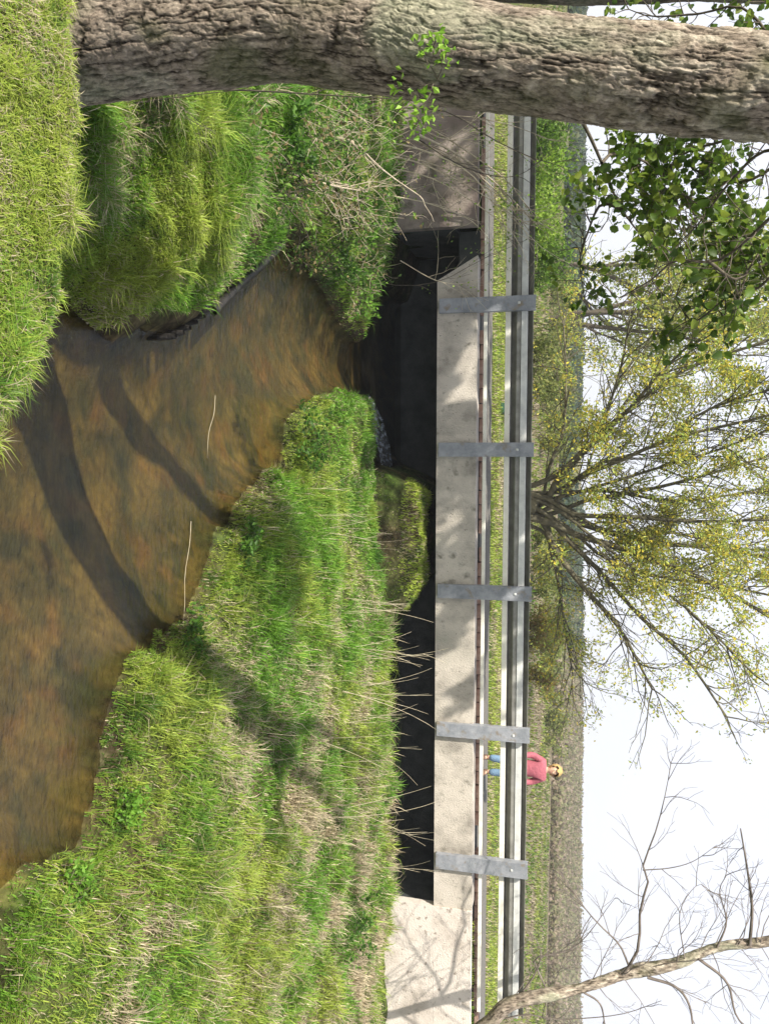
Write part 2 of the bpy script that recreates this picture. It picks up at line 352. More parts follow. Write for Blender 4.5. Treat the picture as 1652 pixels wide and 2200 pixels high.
CB = CB+(np.array([.34, .15, .06])-CB)*(np.clip((b2-.56)*6, 0, 1)*.6)[:, None]
CB = CB+(np.array([.09, .10, .06])-CB)*(np.clip((.43-b2)*6, 0, 1)*.7)[:, None]
b4 = fbm(gp, 4.2, 4, 75)
CB = CB+(np.array([.05, .06, .04])-CB)*(np.clip((b4-.50)*5, 0, 1)*.75)[:, None]
CB = CB*(.55+.6*b3)[:, None]*np.array([.72, .84, .72])
dG = sdist(X, Y); wet = np.clip(1-(H-WZ)/.16, 0, 1)*(X < 10); C = C+(np.array([.04, .029, .016])-C)*wet[:, None]*.95
C = np.where(bed[:, None], CB, C)
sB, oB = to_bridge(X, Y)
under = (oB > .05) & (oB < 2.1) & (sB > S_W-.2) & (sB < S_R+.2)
C = np.where((under & ~((sB > -.8) & (sB < 2.0)))[:, None], C*.35, C)  # shade below the deck painted into the ground colour, pier left out
far = np.clip((Y-14)/6, 0, 1)*(oB > 2)
f1 = .5*fbm(gp, .25, 4, 81)+.5*fbm(gp, .035, 4, 83); f2 = fbm(gp, 1.1, 4, 82)
CF = np.array([.10, .125, .035])+(np.array([.20, .19, .075])-np.array([.10, .125, .035]))*np.clip((f1-.35)*3.5, 0, 1)[:, None]
CF = CF+(np.array([.25, .20, .15])-CF)*(np.clip((fbm(gp, .05, 4, 84)-.42)*5, 0, 1)*.75)[:, None]
C = C*(1-far[:, None])+CF*far[:, None]
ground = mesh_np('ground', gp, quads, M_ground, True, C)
tag(ground, 'uneven grassy stream banks, brown stream bed and field beyond the bridge', kind='structure')
# water sheet
wx = np.array([-4.5, 12]); 
gw = np.linspace(-4.5, 12, 60); gh = np.linspace(1.0, 13.32, 60); WXX, WYY = np.meshgrid(gw, gh)
WV = np.stack([WXX.ravel(), WYY.ravel(), np.full(WXX.size, WZ)], -1)
i = np.arange(59)[:, None]*60; j = np.arange(59)[None]
wq = np.stack([i+j, i+j+1, i+61+j, i+60+j], -1).reshape(-1, 4)
sW, oW = to_bridge(WV[:, 0], WV[:, 1])
water = mesh_np('water', WV, wq[(oW[wq] < 2.25).all(1)], M_water, True)
tag(water, 'shallow clear brown stream water', kind='structure')

# riffle: pale rippled strip by the left opening, sky sheen painted into its colour
mt, n, l = newmat('painted_sheen')
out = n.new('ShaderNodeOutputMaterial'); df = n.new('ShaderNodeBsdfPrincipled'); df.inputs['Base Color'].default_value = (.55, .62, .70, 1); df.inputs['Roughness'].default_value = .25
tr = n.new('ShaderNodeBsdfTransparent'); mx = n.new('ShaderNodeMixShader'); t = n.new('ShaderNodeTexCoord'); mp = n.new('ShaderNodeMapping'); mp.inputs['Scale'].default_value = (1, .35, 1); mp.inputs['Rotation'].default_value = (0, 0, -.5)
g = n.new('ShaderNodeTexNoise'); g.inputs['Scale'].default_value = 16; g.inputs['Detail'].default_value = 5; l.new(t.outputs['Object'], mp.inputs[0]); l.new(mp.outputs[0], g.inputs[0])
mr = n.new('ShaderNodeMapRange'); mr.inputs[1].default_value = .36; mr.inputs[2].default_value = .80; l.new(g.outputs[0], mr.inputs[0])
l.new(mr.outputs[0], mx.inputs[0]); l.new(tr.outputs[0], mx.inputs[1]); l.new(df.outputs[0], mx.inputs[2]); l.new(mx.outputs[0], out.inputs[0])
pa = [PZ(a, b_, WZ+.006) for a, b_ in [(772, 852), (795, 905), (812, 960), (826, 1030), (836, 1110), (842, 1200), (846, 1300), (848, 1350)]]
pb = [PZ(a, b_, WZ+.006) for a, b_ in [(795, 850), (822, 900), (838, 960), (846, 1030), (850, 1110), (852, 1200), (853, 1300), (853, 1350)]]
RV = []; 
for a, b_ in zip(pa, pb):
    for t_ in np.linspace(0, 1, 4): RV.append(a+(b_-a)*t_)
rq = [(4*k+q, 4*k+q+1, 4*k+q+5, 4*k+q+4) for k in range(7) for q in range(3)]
rf = mesh_np('sheen_strip', np.array(RV), np.array(rq), mt, True); tag(rf, 'pale rippled strip of water by the left opening, sky sheen painted in', kind='stuff')

def ground_z(x, y): return float(height(np.array([x]), np.array([y]))[0])

# ---------------------------------------------------------------- bridge, walls, rail
def bridge_mesh(name, V, Fq, mat, smooth=False):
    V = np.asarray(V, float); q = np.empty_like(V)
    q[:, :2] = B0+V[:, :1]*ES+V[:, 1:2]*EO; q[:, 2] = V[:, 2]
    return mesh_np(name, q, Fq, mat, smooth, link=False)
def bridge_rot(o): o.rotation_euler = (0, 0, BA)
br = empty('footbridge', BP(0, 0, -.56)); tag(br, 'low concrete slab bridge crossing the stream, dappled with leaf shadows', 'bridge')
def slab(name, prof, z0, z1, mat, o0, o1, par):   # prof: s at bottom/top left, bottom/top right
    sl0, sl1, sr0, sr1 = prof
    V = [(sl0,o0,z0),(sr0,o0,z0),(sr0,o1,z0),(sl0,o1,z0),(sl1,o0,z1),(sr1,o0,z1),(sr1,o1,z1),(sl1,o1,z1)]
    Fq = [(0,3,2,1),(4,5,6,7),(0,1,5,4),(1,2,6,5),(2,3,7,6),(3,0,4,7)]
    return child(name, bridge_mesh(name, V, np.array(Fq), mat), par)
DZ = -.56
slab('fascia', (s_at(940,603), s_at(1028,548), S_R+.01, S_R+.01), DZ, 0, M_concrete, 0, .30, br)
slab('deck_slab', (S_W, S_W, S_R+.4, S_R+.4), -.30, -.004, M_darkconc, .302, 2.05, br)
slab('deck_surface', (S_W-6, S_W-6, S_R+12, S_R+12), -.003, .004, M_asphalt, .52, 1.98, br)
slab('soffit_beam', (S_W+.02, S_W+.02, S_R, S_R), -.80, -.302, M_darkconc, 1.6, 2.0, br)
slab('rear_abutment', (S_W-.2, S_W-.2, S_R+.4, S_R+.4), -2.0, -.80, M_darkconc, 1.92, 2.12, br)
# kerb bricks on the deck edge: one brick each
kb = empty('brick_kerb', BP(0, .4, 0)); tag(kb, 'row of worn reddish bricks edging the path behind the guardrail', 'kerb')
kb.rotation_euler = (0, 0, BA)
bvar = [bevel_box('brick', (-.098, .098, -.09, .09, 0, .065), M_brick, .008, 1, .004) for _ in range(5)]
k = 0
for s in np.arange(s_at(1025, 250), s_at(1020, 2230), .208):
    if random.random() < .06: continue
    o = link_obj('brick', bvar[k % 5], kb); o.location = (s, random.uniform(-.02, .02), random.uniform(-.012, .012)); o.rotation_euler = (random.uniform(-.06,.06), random.uniform(-.05,.05), random.uniform(-.06,.06)); k += 1
# edge strip of rubble between the bricks and the fascia
# wing walls
wl = empty('wing_wall', BP(S_W, 0, -1.4)); tag(wl, 'dappled grey concrete wing wall left of the dark opening, behind the shrub', 'wall')
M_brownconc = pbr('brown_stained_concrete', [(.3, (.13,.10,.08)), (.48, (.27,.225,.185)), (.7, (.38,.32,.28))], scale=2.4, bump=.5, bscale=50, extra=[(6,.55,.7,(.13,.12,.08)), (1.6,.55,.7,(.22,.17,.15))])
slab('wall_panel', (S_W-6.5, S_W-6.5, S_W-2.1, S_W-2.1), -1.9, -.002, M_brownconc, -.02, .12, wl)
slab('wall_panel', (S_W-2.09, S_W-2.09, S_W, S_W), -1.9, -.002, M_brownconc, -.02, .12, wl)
slab('wall_return', (S_W-.14, S_W-.14, S_W-.003, S_W-.003), -1.9, -.32, M_darkconc, .123, 2.0, wl)
wr = empty('wing_wall', BP(S_R+.1, 0, -1.4)); tag(wr, 'sunlit pale concrete wall right of the black opening', 'wall')
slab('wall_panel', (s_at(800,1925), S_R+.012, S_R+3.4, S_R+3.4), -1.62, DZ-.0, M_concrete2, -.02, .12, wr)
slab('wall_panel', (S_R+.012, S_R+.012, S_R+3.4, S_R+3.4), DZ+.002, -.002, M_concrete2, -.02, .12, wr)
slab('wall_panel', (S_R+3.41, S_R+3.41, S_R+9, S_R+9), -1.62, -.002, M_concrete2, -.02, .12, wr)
slab('wall_return', (S_R+.05, S_R+.05, S_R+.2, S_R+.2), -1.62, -.32, M_darkconc, .123, 2.0, wr)

# guardrail
M_shadesteel = pbr('shade_toned_steel', [(.3, (.20,.195,.17)), (.55, (.30,.29,.26)), (.8, (.40,.39,.35))], scale=7, rough=.6, bump=.2, bscale=60, spec=.4)  # darkened steel: shade of the beam's overhanging faces put into the colour
gr = empty('guardrail', BP(0, 0, 0)); tag(gr, 'galvanised steel corrugated guardrail on flat posts along the bridge edge', 'guardrail')
gr.rotation_euler = (0, 0, BA)
PWS = [s_at(1000, q) for q in (657, 966, 1270, 1568, 1852)]
def wbeam(s0, s1, z0, z1, off, thick=.006):
    hz = z1-z0
    prof = [(0, 0), (.09, .15), (.12, .20), (.0, .42), (-.0, .53), (.11, .75), (.11, .80), (.0, .985), (.0, 1.0)]
    V = []; Fq = []
    n_ = len(prof)
    for s in np.linspace(s0, s1, 40):
        for (d, t) in prof: V.append((s, off+d, z0+t*hz))
    for a in range(39):
        for k in range(n_-1): Fq.append((a*n_+k, (a+1)*n_+k, (a+1)*n_+k+1, a*n_+k+1))
    return np.array(V), np.array(Fq)
s0 = s_at(1100, 215)
joints = [s0]+[PWS[1]-.02, PWS[3]-.02, s_at(1100, 2190)]
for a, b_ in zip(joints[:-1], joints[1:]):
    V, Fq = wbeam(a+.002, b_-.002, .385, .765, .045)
    me = mesh_np('rail_beam', V, Fq, M_shadesteel, False, link=False); o = link_obj('rail_beam', me, gr)
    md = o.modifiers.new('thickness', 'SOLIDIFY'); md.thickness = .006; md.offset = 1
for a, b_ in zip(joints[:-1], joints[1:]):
    link_obj('lit_strip', bevel_box('lit_strip', (a+.003, b_-.003, .0305, .0435, .385, .458), M_rail, .004, 1), gr)  # added pale strips carry the beam's sunlit bands in their colour
    link_obj('lit_strip', bevel_box('lit_strip', (a+.003, b_-.003, .0305, .0435, .600, .688), M_steel, .004, 1), gr)
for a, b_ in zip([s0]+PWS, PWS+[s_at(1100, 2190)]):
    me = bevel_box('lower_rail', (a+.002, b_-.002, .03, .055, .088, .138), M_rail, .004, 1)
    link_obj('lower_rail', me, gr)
boltm = None
for k, s in enumerate(PWS):
    w_ = .098 if k < 4 else .112
    top = .80; bot = -.52
    # flat channel post: web facing the viewer, two flanges turned back against the wall
    bm = bmesh.new()
    V, Fq = boxes([(s-w_, s+w_, -.075, -.062, bot, top), (s-w_, s-w_+.012, -.0615, -.003, bot, 0-.01), (s+w_-.012, s+w_, -.0615, -.003, bot, -.01),
                   (s-w_, s-w_+.012, -.0615, .03, -.0095, top), (s+w_-.012, s+w_, -.0615, .03, -.0095, top)])
    me = mesh_np('post', V, Fq, M_steelpost, False, link=False); po = link_obj('post', me, gr)
    bolt = bevel_box('bolt', (s-.016, s+.016, -.086, -.0755, .56, .592), M_steel, .004, 1)
    link_obj('bolt', bolt, po)

# ---------------------------------------------------------------- big foreground trunk
def smooth_path(pts, n):
    pts = np.asarray(pts, float); d = np.r_[0, np.cumsum(np.linalg.norm(np.diff(pts, axis=0), axis=1))]
    # Catmull-Rom through the points
    out = []; tt = np.linspace(0, d[-1], n)
    P_ = np.vstack([2*pts[0]-pts[1], pts, 2*pts[-1]-pts[-2]])
    for t in tt:
        k = min(max(np.searchsorted(d, t)-1, 0), len(pts)-2); u = (t-d[k])/(d[k+1]-d[k])
        a, b_, c, e = P_[k], P_[k+1], P_[k+2], P_[k+3]
        out.append(.5*((2*b_)+(-a+c)*u+(2*a-5*b_+4*c-e)*u*u+(-a+3*b_-3*c+e)*u**3))
    return np.array(out)
def bark_trunk(name, path, rad, sides, n, depth, parent, freq=(9, 9, 1.6), dark=1.0, flare=None):
    P_ = smooth_path(path, n); r = np.interp(np.linspace(0, 1, n), np.linspace(0, 1, len(rad)), rad)
    T = np.gradient(P_, axis=0); T /= np.linalg.norm(T, axis=1)[:, None]
    A = np.cross(T, [0, 1, 0]); A /= np.linalg.norm(A, axis=1)[:, None]; B = np.cross(T, A)
    ang = np.arange(sides)/sides*2*math.pi
    D = np.cos(ang)[None, :, None]*A[:, None]+np.sin(ang)[None, :, None]*B[:, None]
    L = np.r_[0, np.cumsum(np.linalg.norm(np.diff(P_, axis=0), axis=1))]
    cyl = np.stack([np.broadcast_to(np.cos(ang)[None]*r.mean()*1.0, (n, sides)), np.broadcast_to(np.sin(ang)[None]*r.mean(), (n, sides)), np.broadcast_to(L[:, None], (n, sides))], -1).reshape(-1, 3)
    wv = cyl.copy(); wv[:, 0] += (fbm(cyl, 5.0, 4, 1)-.5)*.06; wv[:, 1] += (fbm(cyl, 5.0, 4, 2)-.5)*.06
    q = wv*np.array([freq[0], freq[1], freq[2]])
    rid = np.abs(fbm(q, 4.2, 4, 11)-.5)*2; rid2 = np.abs(fbm(q*[1, 1, 2.2], 9.0, 4, 12)-.5)*2
    fiss = np.clip(rid/.16, 0, 1)*.65+np.clip(rid2/.18, 0, 1)*.35
    lump = fbm(cyl, 2.2, 3, 14)-.5; fine = fbm(wv*[1, 1, .5], 45, 3, 15)-.5
    flake = fbm(wv*[1, 1, .75], 24, 4, 16)
    upper = np.clip((cyl[:, 2]/L[-1]-.38)/.25, 0, 1)
    disp = depth*(fiss-.6)+depth*1.0*fine+lump*.05+upper*depth*.9*(np.clip((flake-.45)*6, 0, 1)-.5)
    rr = np.repeat(r, sides)
    if flare is not None: rr = rr*(1+flare*np.exp(-np.repeat(L, sides)/.16)*(1+.5*np.sin(np.tile(ang, n)*4+1)))
    V = np.repeat(P_, sides, 0)+D.reshape(-1, 3)*(rr+disp)[:, None]
    i = np.arange(n-1)[:, None]*sides; j = np.arange(sides)[None]; j2 = (j+1) % sides
    Fq = np.stack([i+j, i+sides+j, i+sides+j2, i+j2], -1).reshape(-1, 4)
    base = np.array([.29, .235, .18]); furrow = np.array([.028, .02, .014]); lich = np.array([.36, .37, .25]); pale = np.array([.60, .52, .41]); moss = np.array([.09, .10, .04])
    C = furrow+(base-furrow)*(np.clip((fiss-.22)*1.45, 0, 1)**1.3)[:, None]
    tone = fbm(cyl*[1,1,.6], 5, 3, 19)
    C = C+(pale-C)*(np.clip((flake-.5)*5, 0, 1)*(.22+.78*upper))[:, None]
    C = C+(lich-C)*(np.clip((tone-.56)*7, 0, 1)*.55)[:, None]
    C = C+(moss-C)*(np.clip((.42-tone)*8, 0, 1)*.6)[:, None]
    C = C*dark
    return mesh_np(name, V, Fq, M_bark, True, C, link=False), P_, r
YT = 2.95
big = empty('big_tree', (-1.9, 3.0, -.5)); tag(big, 'large leaning tree with deeply furrowed beige bark in the foreground at left', 'tree')
tp = [PY(75, 96, YT+.02), PY(170, 92, YT), PY(350, 75, YT), PY(600, 54, YT), PY(830, 87, YT), PY(1000, 118, YT), PY(1400, 168, YT), PY(1652, 188, YT), PY(1652, 180, YT)+np.array([.12, .1, .9]), PY(1652, 180, YT)+np.array([.05, .25, 2.0])]
rads = [.235, .215, .197, .180, .170, .166, .176, .172, .165, .155]
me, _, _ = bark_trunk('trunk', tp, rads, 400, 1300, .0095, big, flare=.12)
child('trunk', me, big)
TOPP = np.array(tp[-1])
me, _, _ = bark_trunk('second_stem', [(-2.02, 2.98, -.5), (-2.2, 3.08, 0), (-2.45, 3.22, .55), (-2.95, 3.0, 1.7), (-3.6, 2.7, 3.1), (-4.1, 2.4, 5)], [.12, .115, .11, .105, .095, .07], 60, 200, .008, big)
child('second_stem', me, big)

def grow(start, dirn, length, rad, levels, nchild, paths, tips, spread=.6, up=.1, wob=.12, shrink=.62, seg=7, start_frac=.3, rs=None, minr=.0015, minlen=0):
    """recursive limbs; collects tube paths and twig tips"""
    rs = rs or random
    d = np.array(dirn, float); d /= np.linalg.norm(d); p = np.array(start, float)
    P_ = [p.copy()]
    for k in range(seg):
        d = d+np.array([rs.gauss(0, wob), rs.gauss(0, wob), rs.gauss(0, wob)+up*.3]); d /= np.linalg.norm(d)
        p = p+d*length/seg; P_.append(p.copy())
    P_ = np.array(P_); rr = np.linspace(rad, max(rad*.35, minr), len(P_))
    paths.append((P_, rr, levels))
    if levels <= 0:
        tips.append(P_); return
    if levels == 1: tips.append(P_[len(P_)//2:])
    for c in range(nchild):
        t = start_frac+(1-start_frac)*(c+rs.random()*.8)/nchild; t = min(t, .98)
        k = int(t*seg); q = P_[k]+(P_[k+1]-P_[k])*(t*seg-k)
        base = P_[k+1]-P_[k]; base /= np.linalg.norm(base)
        perp = np.cross(base, np.array([rs.gauss(0,1), rs.gauss(0,1), rs.gauss(0,1)])); perp /= np.linalg.norm(perp)+1e-9
        nd = base*math.cos(spread)+perp*math.sin(spread)*rs.uniform(.7, 1.2); nd[2] += up
        grow(q, nd, length*shrink*rs.uniform(.7, 1.15)*(1-.35*t), max(rr[k]*.55, minr), levels-1, nchild, paths, tips, spread, up, wob, shrink, seg, .15, rs, minr)

def leaves(pos, size, cols, aspect=.55, fold=.15, seed=1, updir=None, n_=None):
    """one small folded two-quad leaf per position (4 triangles). pos (n,3) -> V, F, C"""
    rg = np.random.default_rng(seed); n = len(pos)
    a = rg.normal(size=(n, 3)); a /= np.linalg.norm(a, axis=1)[:, None]
    if updir is not None: a = a*.7+np.asarray(updir)[None]; a /= np.linalg.norm(a, axis=1)[:, None]
    b_ = np.cross(a, rg.normal(size=(n, 3))); b_ /= np.linalg.norm(b_, axis=1)[:, None]
    c = np.cross(a, b_)
    L = (size*rg.uniform(.6, 1.3, n))[:, None]; Wd = L*aspect*.5
    o = pos
    v0 = o; v1 = o+a*L*.38+b_*Wd+c*L*fold; v2 = o+a*L; v3 = o+a*L*.38-b_*Wd+c*L*fold; vm = o+a*L*.45
    V = np.stack([v0, v1, v2, v3], 1).reshape(-1, 3)
    k = np.arange(n)[:, None]*4
    Ft = np.concatenate([k+[0, 1, 2], k+[0, 2, 3]], 0)
    cols = np.asarray(cols); ci = rg.integers(0, len(cols), n)
    C = cols[ci]*rg.uniform(.7, 1.3, n)[:, None]
    return V, Ft, np.repeat(C, 4, 0)
def scatter_on(tips, n, jit, rg, lo=0.0):
    idx = rg.integers(0, len(tips), n); out = np.empty((n, 3))
    for q, k in enumerate(idx):
        P_ = tips[k]; t = rg.uniform(lo, 1)*(len(P_)-1); i = min(int(t), len(P_)-2)
        out[q] = P_[i]+(P_[i+1]-P_[i])*(t-i)
    return out+rg.normal(size=(n, 3))*jit
def to_mesh_paths(paths, sides_by=lambda r: 8 if r > .05 else 5 if r > .012 else 3):
    g = {}
    for (P_, r, lv) in paths: g.setdefault(sides_by(r[0]), []).append((P_, r))
    VV = []; FF = []; b_ = 0
    for sd, lst in g.items():
        V, Fq = tube(lst, sd); VV.append(V); FF.append(Fq+b_); b_ += len(V)
    return np.concatenate(VV), np.concatenate(FF)

# the big tree's upper limbs, above the frame
rs = random.Random(3)
paths = []; tips = []
for tgt in [(-3.4, 3.4, 7.5), (-1.6, 1.8, 7.6), (-.9, 3.8, 7.4)]:
    d = np.array(tgt)-TOPP
    grow(TOPP, d, np.linalg.norm(d), .075, 2, 4, paths, tips, .7, .0, .10, .42, 7, .45, rs, .004)
V, Fq = to_mesh_paths(paths); child('limbs', mesh_np('limbs', V, Fq, M_willowbark, True, link=False), big)
# tall tree just left of the view: its crown dapples the wall, the deck edge and the rail
st = empty('shade_tree', (-7.6, 5.6, -.4)); tag(st, 'tall leafy tree beyond the left frame edge whose crown dapples the bridge', 'tree')
rs = random.Random(13); paths = [(smooth_path([(-7.6, 5.6, -.6), (-7.5, 5.6, 2), (-7.2, 5.6, 4.2)], 10), np.linspace(.26, .17, 10), 3)]; tips = []
q0 = np.array([-7.2, 5.6, 4.2])
KX, KY = sdir[0]/-sdir[2], sdir[1]/-sdir[2]
for (sx_, zt) in [(-5.6, 6.0), (-4.2, 6.3), (-2.8, 6.0), (-1.4, 6.6), (0.0, 6.2), (1.2, 6.8), (2.1, 6.4), (-3.4, 7.0), (.6, 7.3)]:
    b_ = BP(sx_, rs.uniform(.3, 1.2), -.1); tgt = np.array([b_[0]-KX*(zt+.1), b_[1]-KY*(zt+.1), zt]); d = tgt-q0
    grow(q0, d, np.linalg.norm(d), .08, 2, 8, paths, tips, .75, .02, .07, .34, 8, .45, rs, .006)
V, Fq = to_mesh_paths(paths); child('trunk', mesh_np('trunk', V, Fq, M_willowbark, True, link=False), st)
rg = np.random.default_rng(5)
pos = scatter_on(tips, 300000, .30, rg)
lx = pos[:, 0]+KX*pos[:, 2]; ly = pos[:, 1]+KY*pos[:, 2]      # clumps and gaps placed along the sun's path to shape the dapple
pos = pos[(fbm(np.stack([lx, ly, pos[:, 2]*.0], -1), 2.7, 3, 55) > .515) & (fbm(pos, 2.5, 2, 56) > .36)]
# the crown's front edge stops where the photograph's right bank is in full sun
lx = pos[:, 0]+KX*pos[:, 2]; ly = pos[:, 1]+KY*pos[:, 2]; ss_, oo_ = to_bridge(lx, ly)
pos = pos[(ss_ < 3.25) & (oo_ > np.where(ss_ < -1.6, -2.2, np.where((ss_ > -1.1) & (ss_ < 2.1), -.30, -.42)))]
V, Ft, C = leaves(pos, .14, [(.10, .20, .03), (.14, .24, .04), (.07, .14, .02)], .8, seed=3)
o = child('crown', mesh_np('crown', V, Ft, M_leaf, False, C, link=False), st); o['kind'] = 'stuff'
print('shade leaves', len(pos))

# ---------------------------------------------------------------- leafy sprays hanging in front of the sky (alder leaves near the viewer)
def leaf_mesh(name, L, c):
    """round-ended leaf with a midrib fold, 12 triangles"""
    prof = [(0, .0), (.12, .20), (.30, .38), (.42, .33), (.60, .40), (.72, .27), (.84, .24), (1.0, 0)]
    V = [(0, 0, 0)]; mid = []; l_ = []; r_ = []
    V = []; 
    for (t, w_) in prof:
        z_ = -.28*L*t*t; V.append((t*L, 0, z_)); V.append((t*L, w_*L, z_+.38*w_*L)); V.append((t*L, -w_*L, z_+.38*w_*L))
    Fq = []
    for k in range(len(prof)-1):
        b_ = 3*k; Fq.append((b_, b_+3, b_+4, b_+1)); Fq.append((b_, b_+2, b_+5, b_+3))
    return mesh_np(name, V, np.array(Fq), M_leaf, True, np.tile(c, (len(V), 1)), link=False)
spray = empty('alder_branch', (-1.1, 4.2, 3.6)); tag(spray, 'dark twiggy branch with round green leaves hanging against the white sky', 'branch')
rs = random.Random(11); Yb = 4.2
mains = [[(1652, 250), (1560, 300), (1470, 330), (1420, 400), (1400, 480)], [(1700, 330), (1600, 390), (1500, 370), (1440, 300), (1390, 270)],
         [(1700, 420), (1620, 500), (1540, 560), (1450, 560), (1400, 600), (1330, 640)], [(1710, 500), (1640, 610), (1560, 640), (1490, 690), (1450, 640)],
         [(1245, 250), (1270, 300), (1292, 350), (1312, 400), (1335, 450), (1390, 520), (1450, 560)], [(1700, 150), (1600, 20), (1500, 30), (1400, 35), (1350, 20)],
         [(1292, 350), (1320, 330), (1390, 350), (1440, 400), (1500, 440)], [(1335, 450), (1290, 440), (1262, 500), (1245, 560), (1255, 640)], [(1520, 560), (1580, 600), (1620, 560), (1640, 520)],
         [(1700, 560), (1600, 540), (1520, 500), (1470, 480), (1380, 440)], [(1700, 320), (1630, 330), (1560, 400), (1500, 480), (1460, 520)]]
paths = []; tips = []
for mi, mpts in enumerate(mains):
    dep = Yb+rs.uniform(-.35, .5)
    pts = smooth_path([PY(a, b_, dep+.12*k) for k, (a, b_) in enumerate(mpts)], 16)
    paths.append((pts, np.linspace(.011 if mi == 4 else .009, .003, 16), 2))
    for k in range(2, 16):
        if mi == 4 and k < 10 and k % 3: continue
        for _ in range(2):
            dd = np.array([rs.gauss(0, 1), rs.gauss(0, .6), rs.gauss(0, 1)-.2])
            grow(pts[k], dd, rs.uniform(.12, .30), .0035, 1, 2, paths, tips, .7, 0, .18, .6, 5, .3, rs, .0012)
V, Fq = to_mesh_paths(paths, lambda r: 6 if r > .006 else 4); child('twigs', mesh_np('twigs', V, Fq, M_twig, True, link=False), spray)
rg = np.random.default_rng(8)
pos = scatter_on(tips, 3400, .035, rg, .1)
# photo shows gaps: keep leaves in clumps
keep = fbm(pos, 3.6, 2, 99) > .44; pos = pos[keep]
near, rest = pos[:300], pos[300:]
lcols = [(.09, .16, .02), (.13, .22, .025), (.17, .25, .03), (.22, .28, .04), (.06, .11, .015)]
lm = [leaf_mesh('leaf', .052, np.array(c)) for c in lcols]
for k, p in enumerate(near):
    o = bpy.data.objects.new('leaf', lm[k % 5]); col.objects.link(o); o.parent = spray
    o.location = Vector(p)-spray.location; o.rotation_euler = (rs.uniform(0, 6.3), rs.uniform(-1.2, 1.2), rs.uniform(0, 6.3)); s_ = rs.uniform(.6, 1.25); o.scale = (s_, s_, s_)
VV = []; FF = []; CC = []; b_ = 0
LV = np.array([v.co for v in lm[0].vertices]); LF = np.array([tuple(f.vertices) for f in lm[0].polygons])
from mathutils import Euler
for k, p in enumerate(rest):
    Mx = np.array(Euler((rs.uniform(0, 6.3), rs.uniform(-1.2, 1.2), rs.uniform(0, 6.3))).to_matrix())*rs.uniform(.6, 1.25)
    VV.append(LV@Mx.T+p); FF.append(LF+b_); CC.append(np.tile(lcols[k % 5], (len(LV), 1))); b_ += len(LV)
o = child('foliage', mesh_np('foliage', np.concatenate(VV), np.concatenate(FF), M_leaf, True, np.concatenate(CC), link=False), spray); o['kind'] = 'stuff'

# second trunk at the frame's edge
t2 = empty('dark_tree', (-5.2, 7.5, -.6)); tag(t2, 'dark trunk at the left frame edge, behind the big leaning tree', 'tree')
p2 = [PY(330, -90, 7.5), PY(700, -70, 7.6), PY(1150, -42, 7.6), PY(1500, -46, 7.6), PY(1800, -50, 7.7), PY(1800, -50, 7.7)+np.array([-.2, .3, 3.0])]
me, _, _ = bark_trunk('trunk', p2, [.25, .22, .19, .18, .17, .11], 90, 260, .008, t2, dark=.45); child('trunk', me, t2)  # whole bark colour scaled darker than the big trunk
paths = []; tips = []
rs = random.Random(21)
P2T = np.array(p2[-1])
for tgt in [(-4.2, 2.0, 8), (-6.5, 6.5, 8), (-2.0, 1.5, 8.5)]:
    d = np.array(tgt)-P2T; grow(P2T, d, 3.0, .05, 2, 4, paths, tips, .6, .1, .1, .5, 6, .4, rs, .004)
V, Fq = to_mesh_paths(paths); child('limbs', mesh_np('limbs', V, Fq, M_willowbark, True, link=False), t2)

# ---------------------------------------------------------------- the willow behind the bridge
wil = empty('willow', tuple(PZ(1118, 1085, -.02))); tag(wil, 'broad many-stemmed willow in yellow-green spring leaf behind the guardrail', 'tree')
WB = np.array(PZ(1118, 1085, -.02)); YW = WB[1]; rs = random.Random(4)
trunkp = [(smooth_path([WB-[0,0,.1], WB+[.0,0,.2], WB+[.02,.02,.38]], 8), np.linspace(.42, .30, 8), 3)]
paths = []; tips = []
stems = [[(1150,1060),(1240,985),(1350,880),(1480,790),(1652,730),(1800,660)], [(1150,1060),(1210,1010),(1330,900),(1420,800),(1480,740)], [(1150,1075),(1240,1030),(1330,990),(1450,940),(1640,895),(1800,840)],
         [(1150,1085),(1260,1075),(1400,1050),(1550,1010),(1750,950)], [(1150,1095),(1230,1105),(1350,1110),(1500,1120),(1700,1115)],
         [(1150,1105),(1210,1150),(1290,1230),(1380,1330),(1470,1410),(1560,1540)], [(1150,1100),(1240,1150),(1340,1180),(1500,1240),(1660,1330),(1800,1420)],
         [(1150,1110),(1190,1180),(1260,1270),(1330,1350),(1400,1480)], [(1150,1090),(1250,1125),(1400,1165),(1560,1180),(1760,1230)],
         [(1150,1070),(1210,1020),(1280,940),(1330,800),(1350,700)], [(1150,1110),(1180,1170),(1200,1260),(1215,1360),(1230,1450)], [(1150,1065),(1180,1000),(1210,920),(1215,800),(1210,700)],
         [(1150,1090),(1300,1040),(1430,1000),(1560,960),(1700,900)], [(1150,1090),(1280,1160),(1400,1250),(1500,1330),(1620,1450)], [(1150,1060),(1300,1055),(1450,1075),(1600,1060),(1750,1050)], [(1150,1100),(1300,1140),(1450,1145),(1600,1180),(1750,1170)], [(1150,1080),(1280,1000),(1400,960),(1520,880),(1680,830)], [(1150,1100),(1300,1200),(1420,1240),(1560,1260),(1750,1300)]]
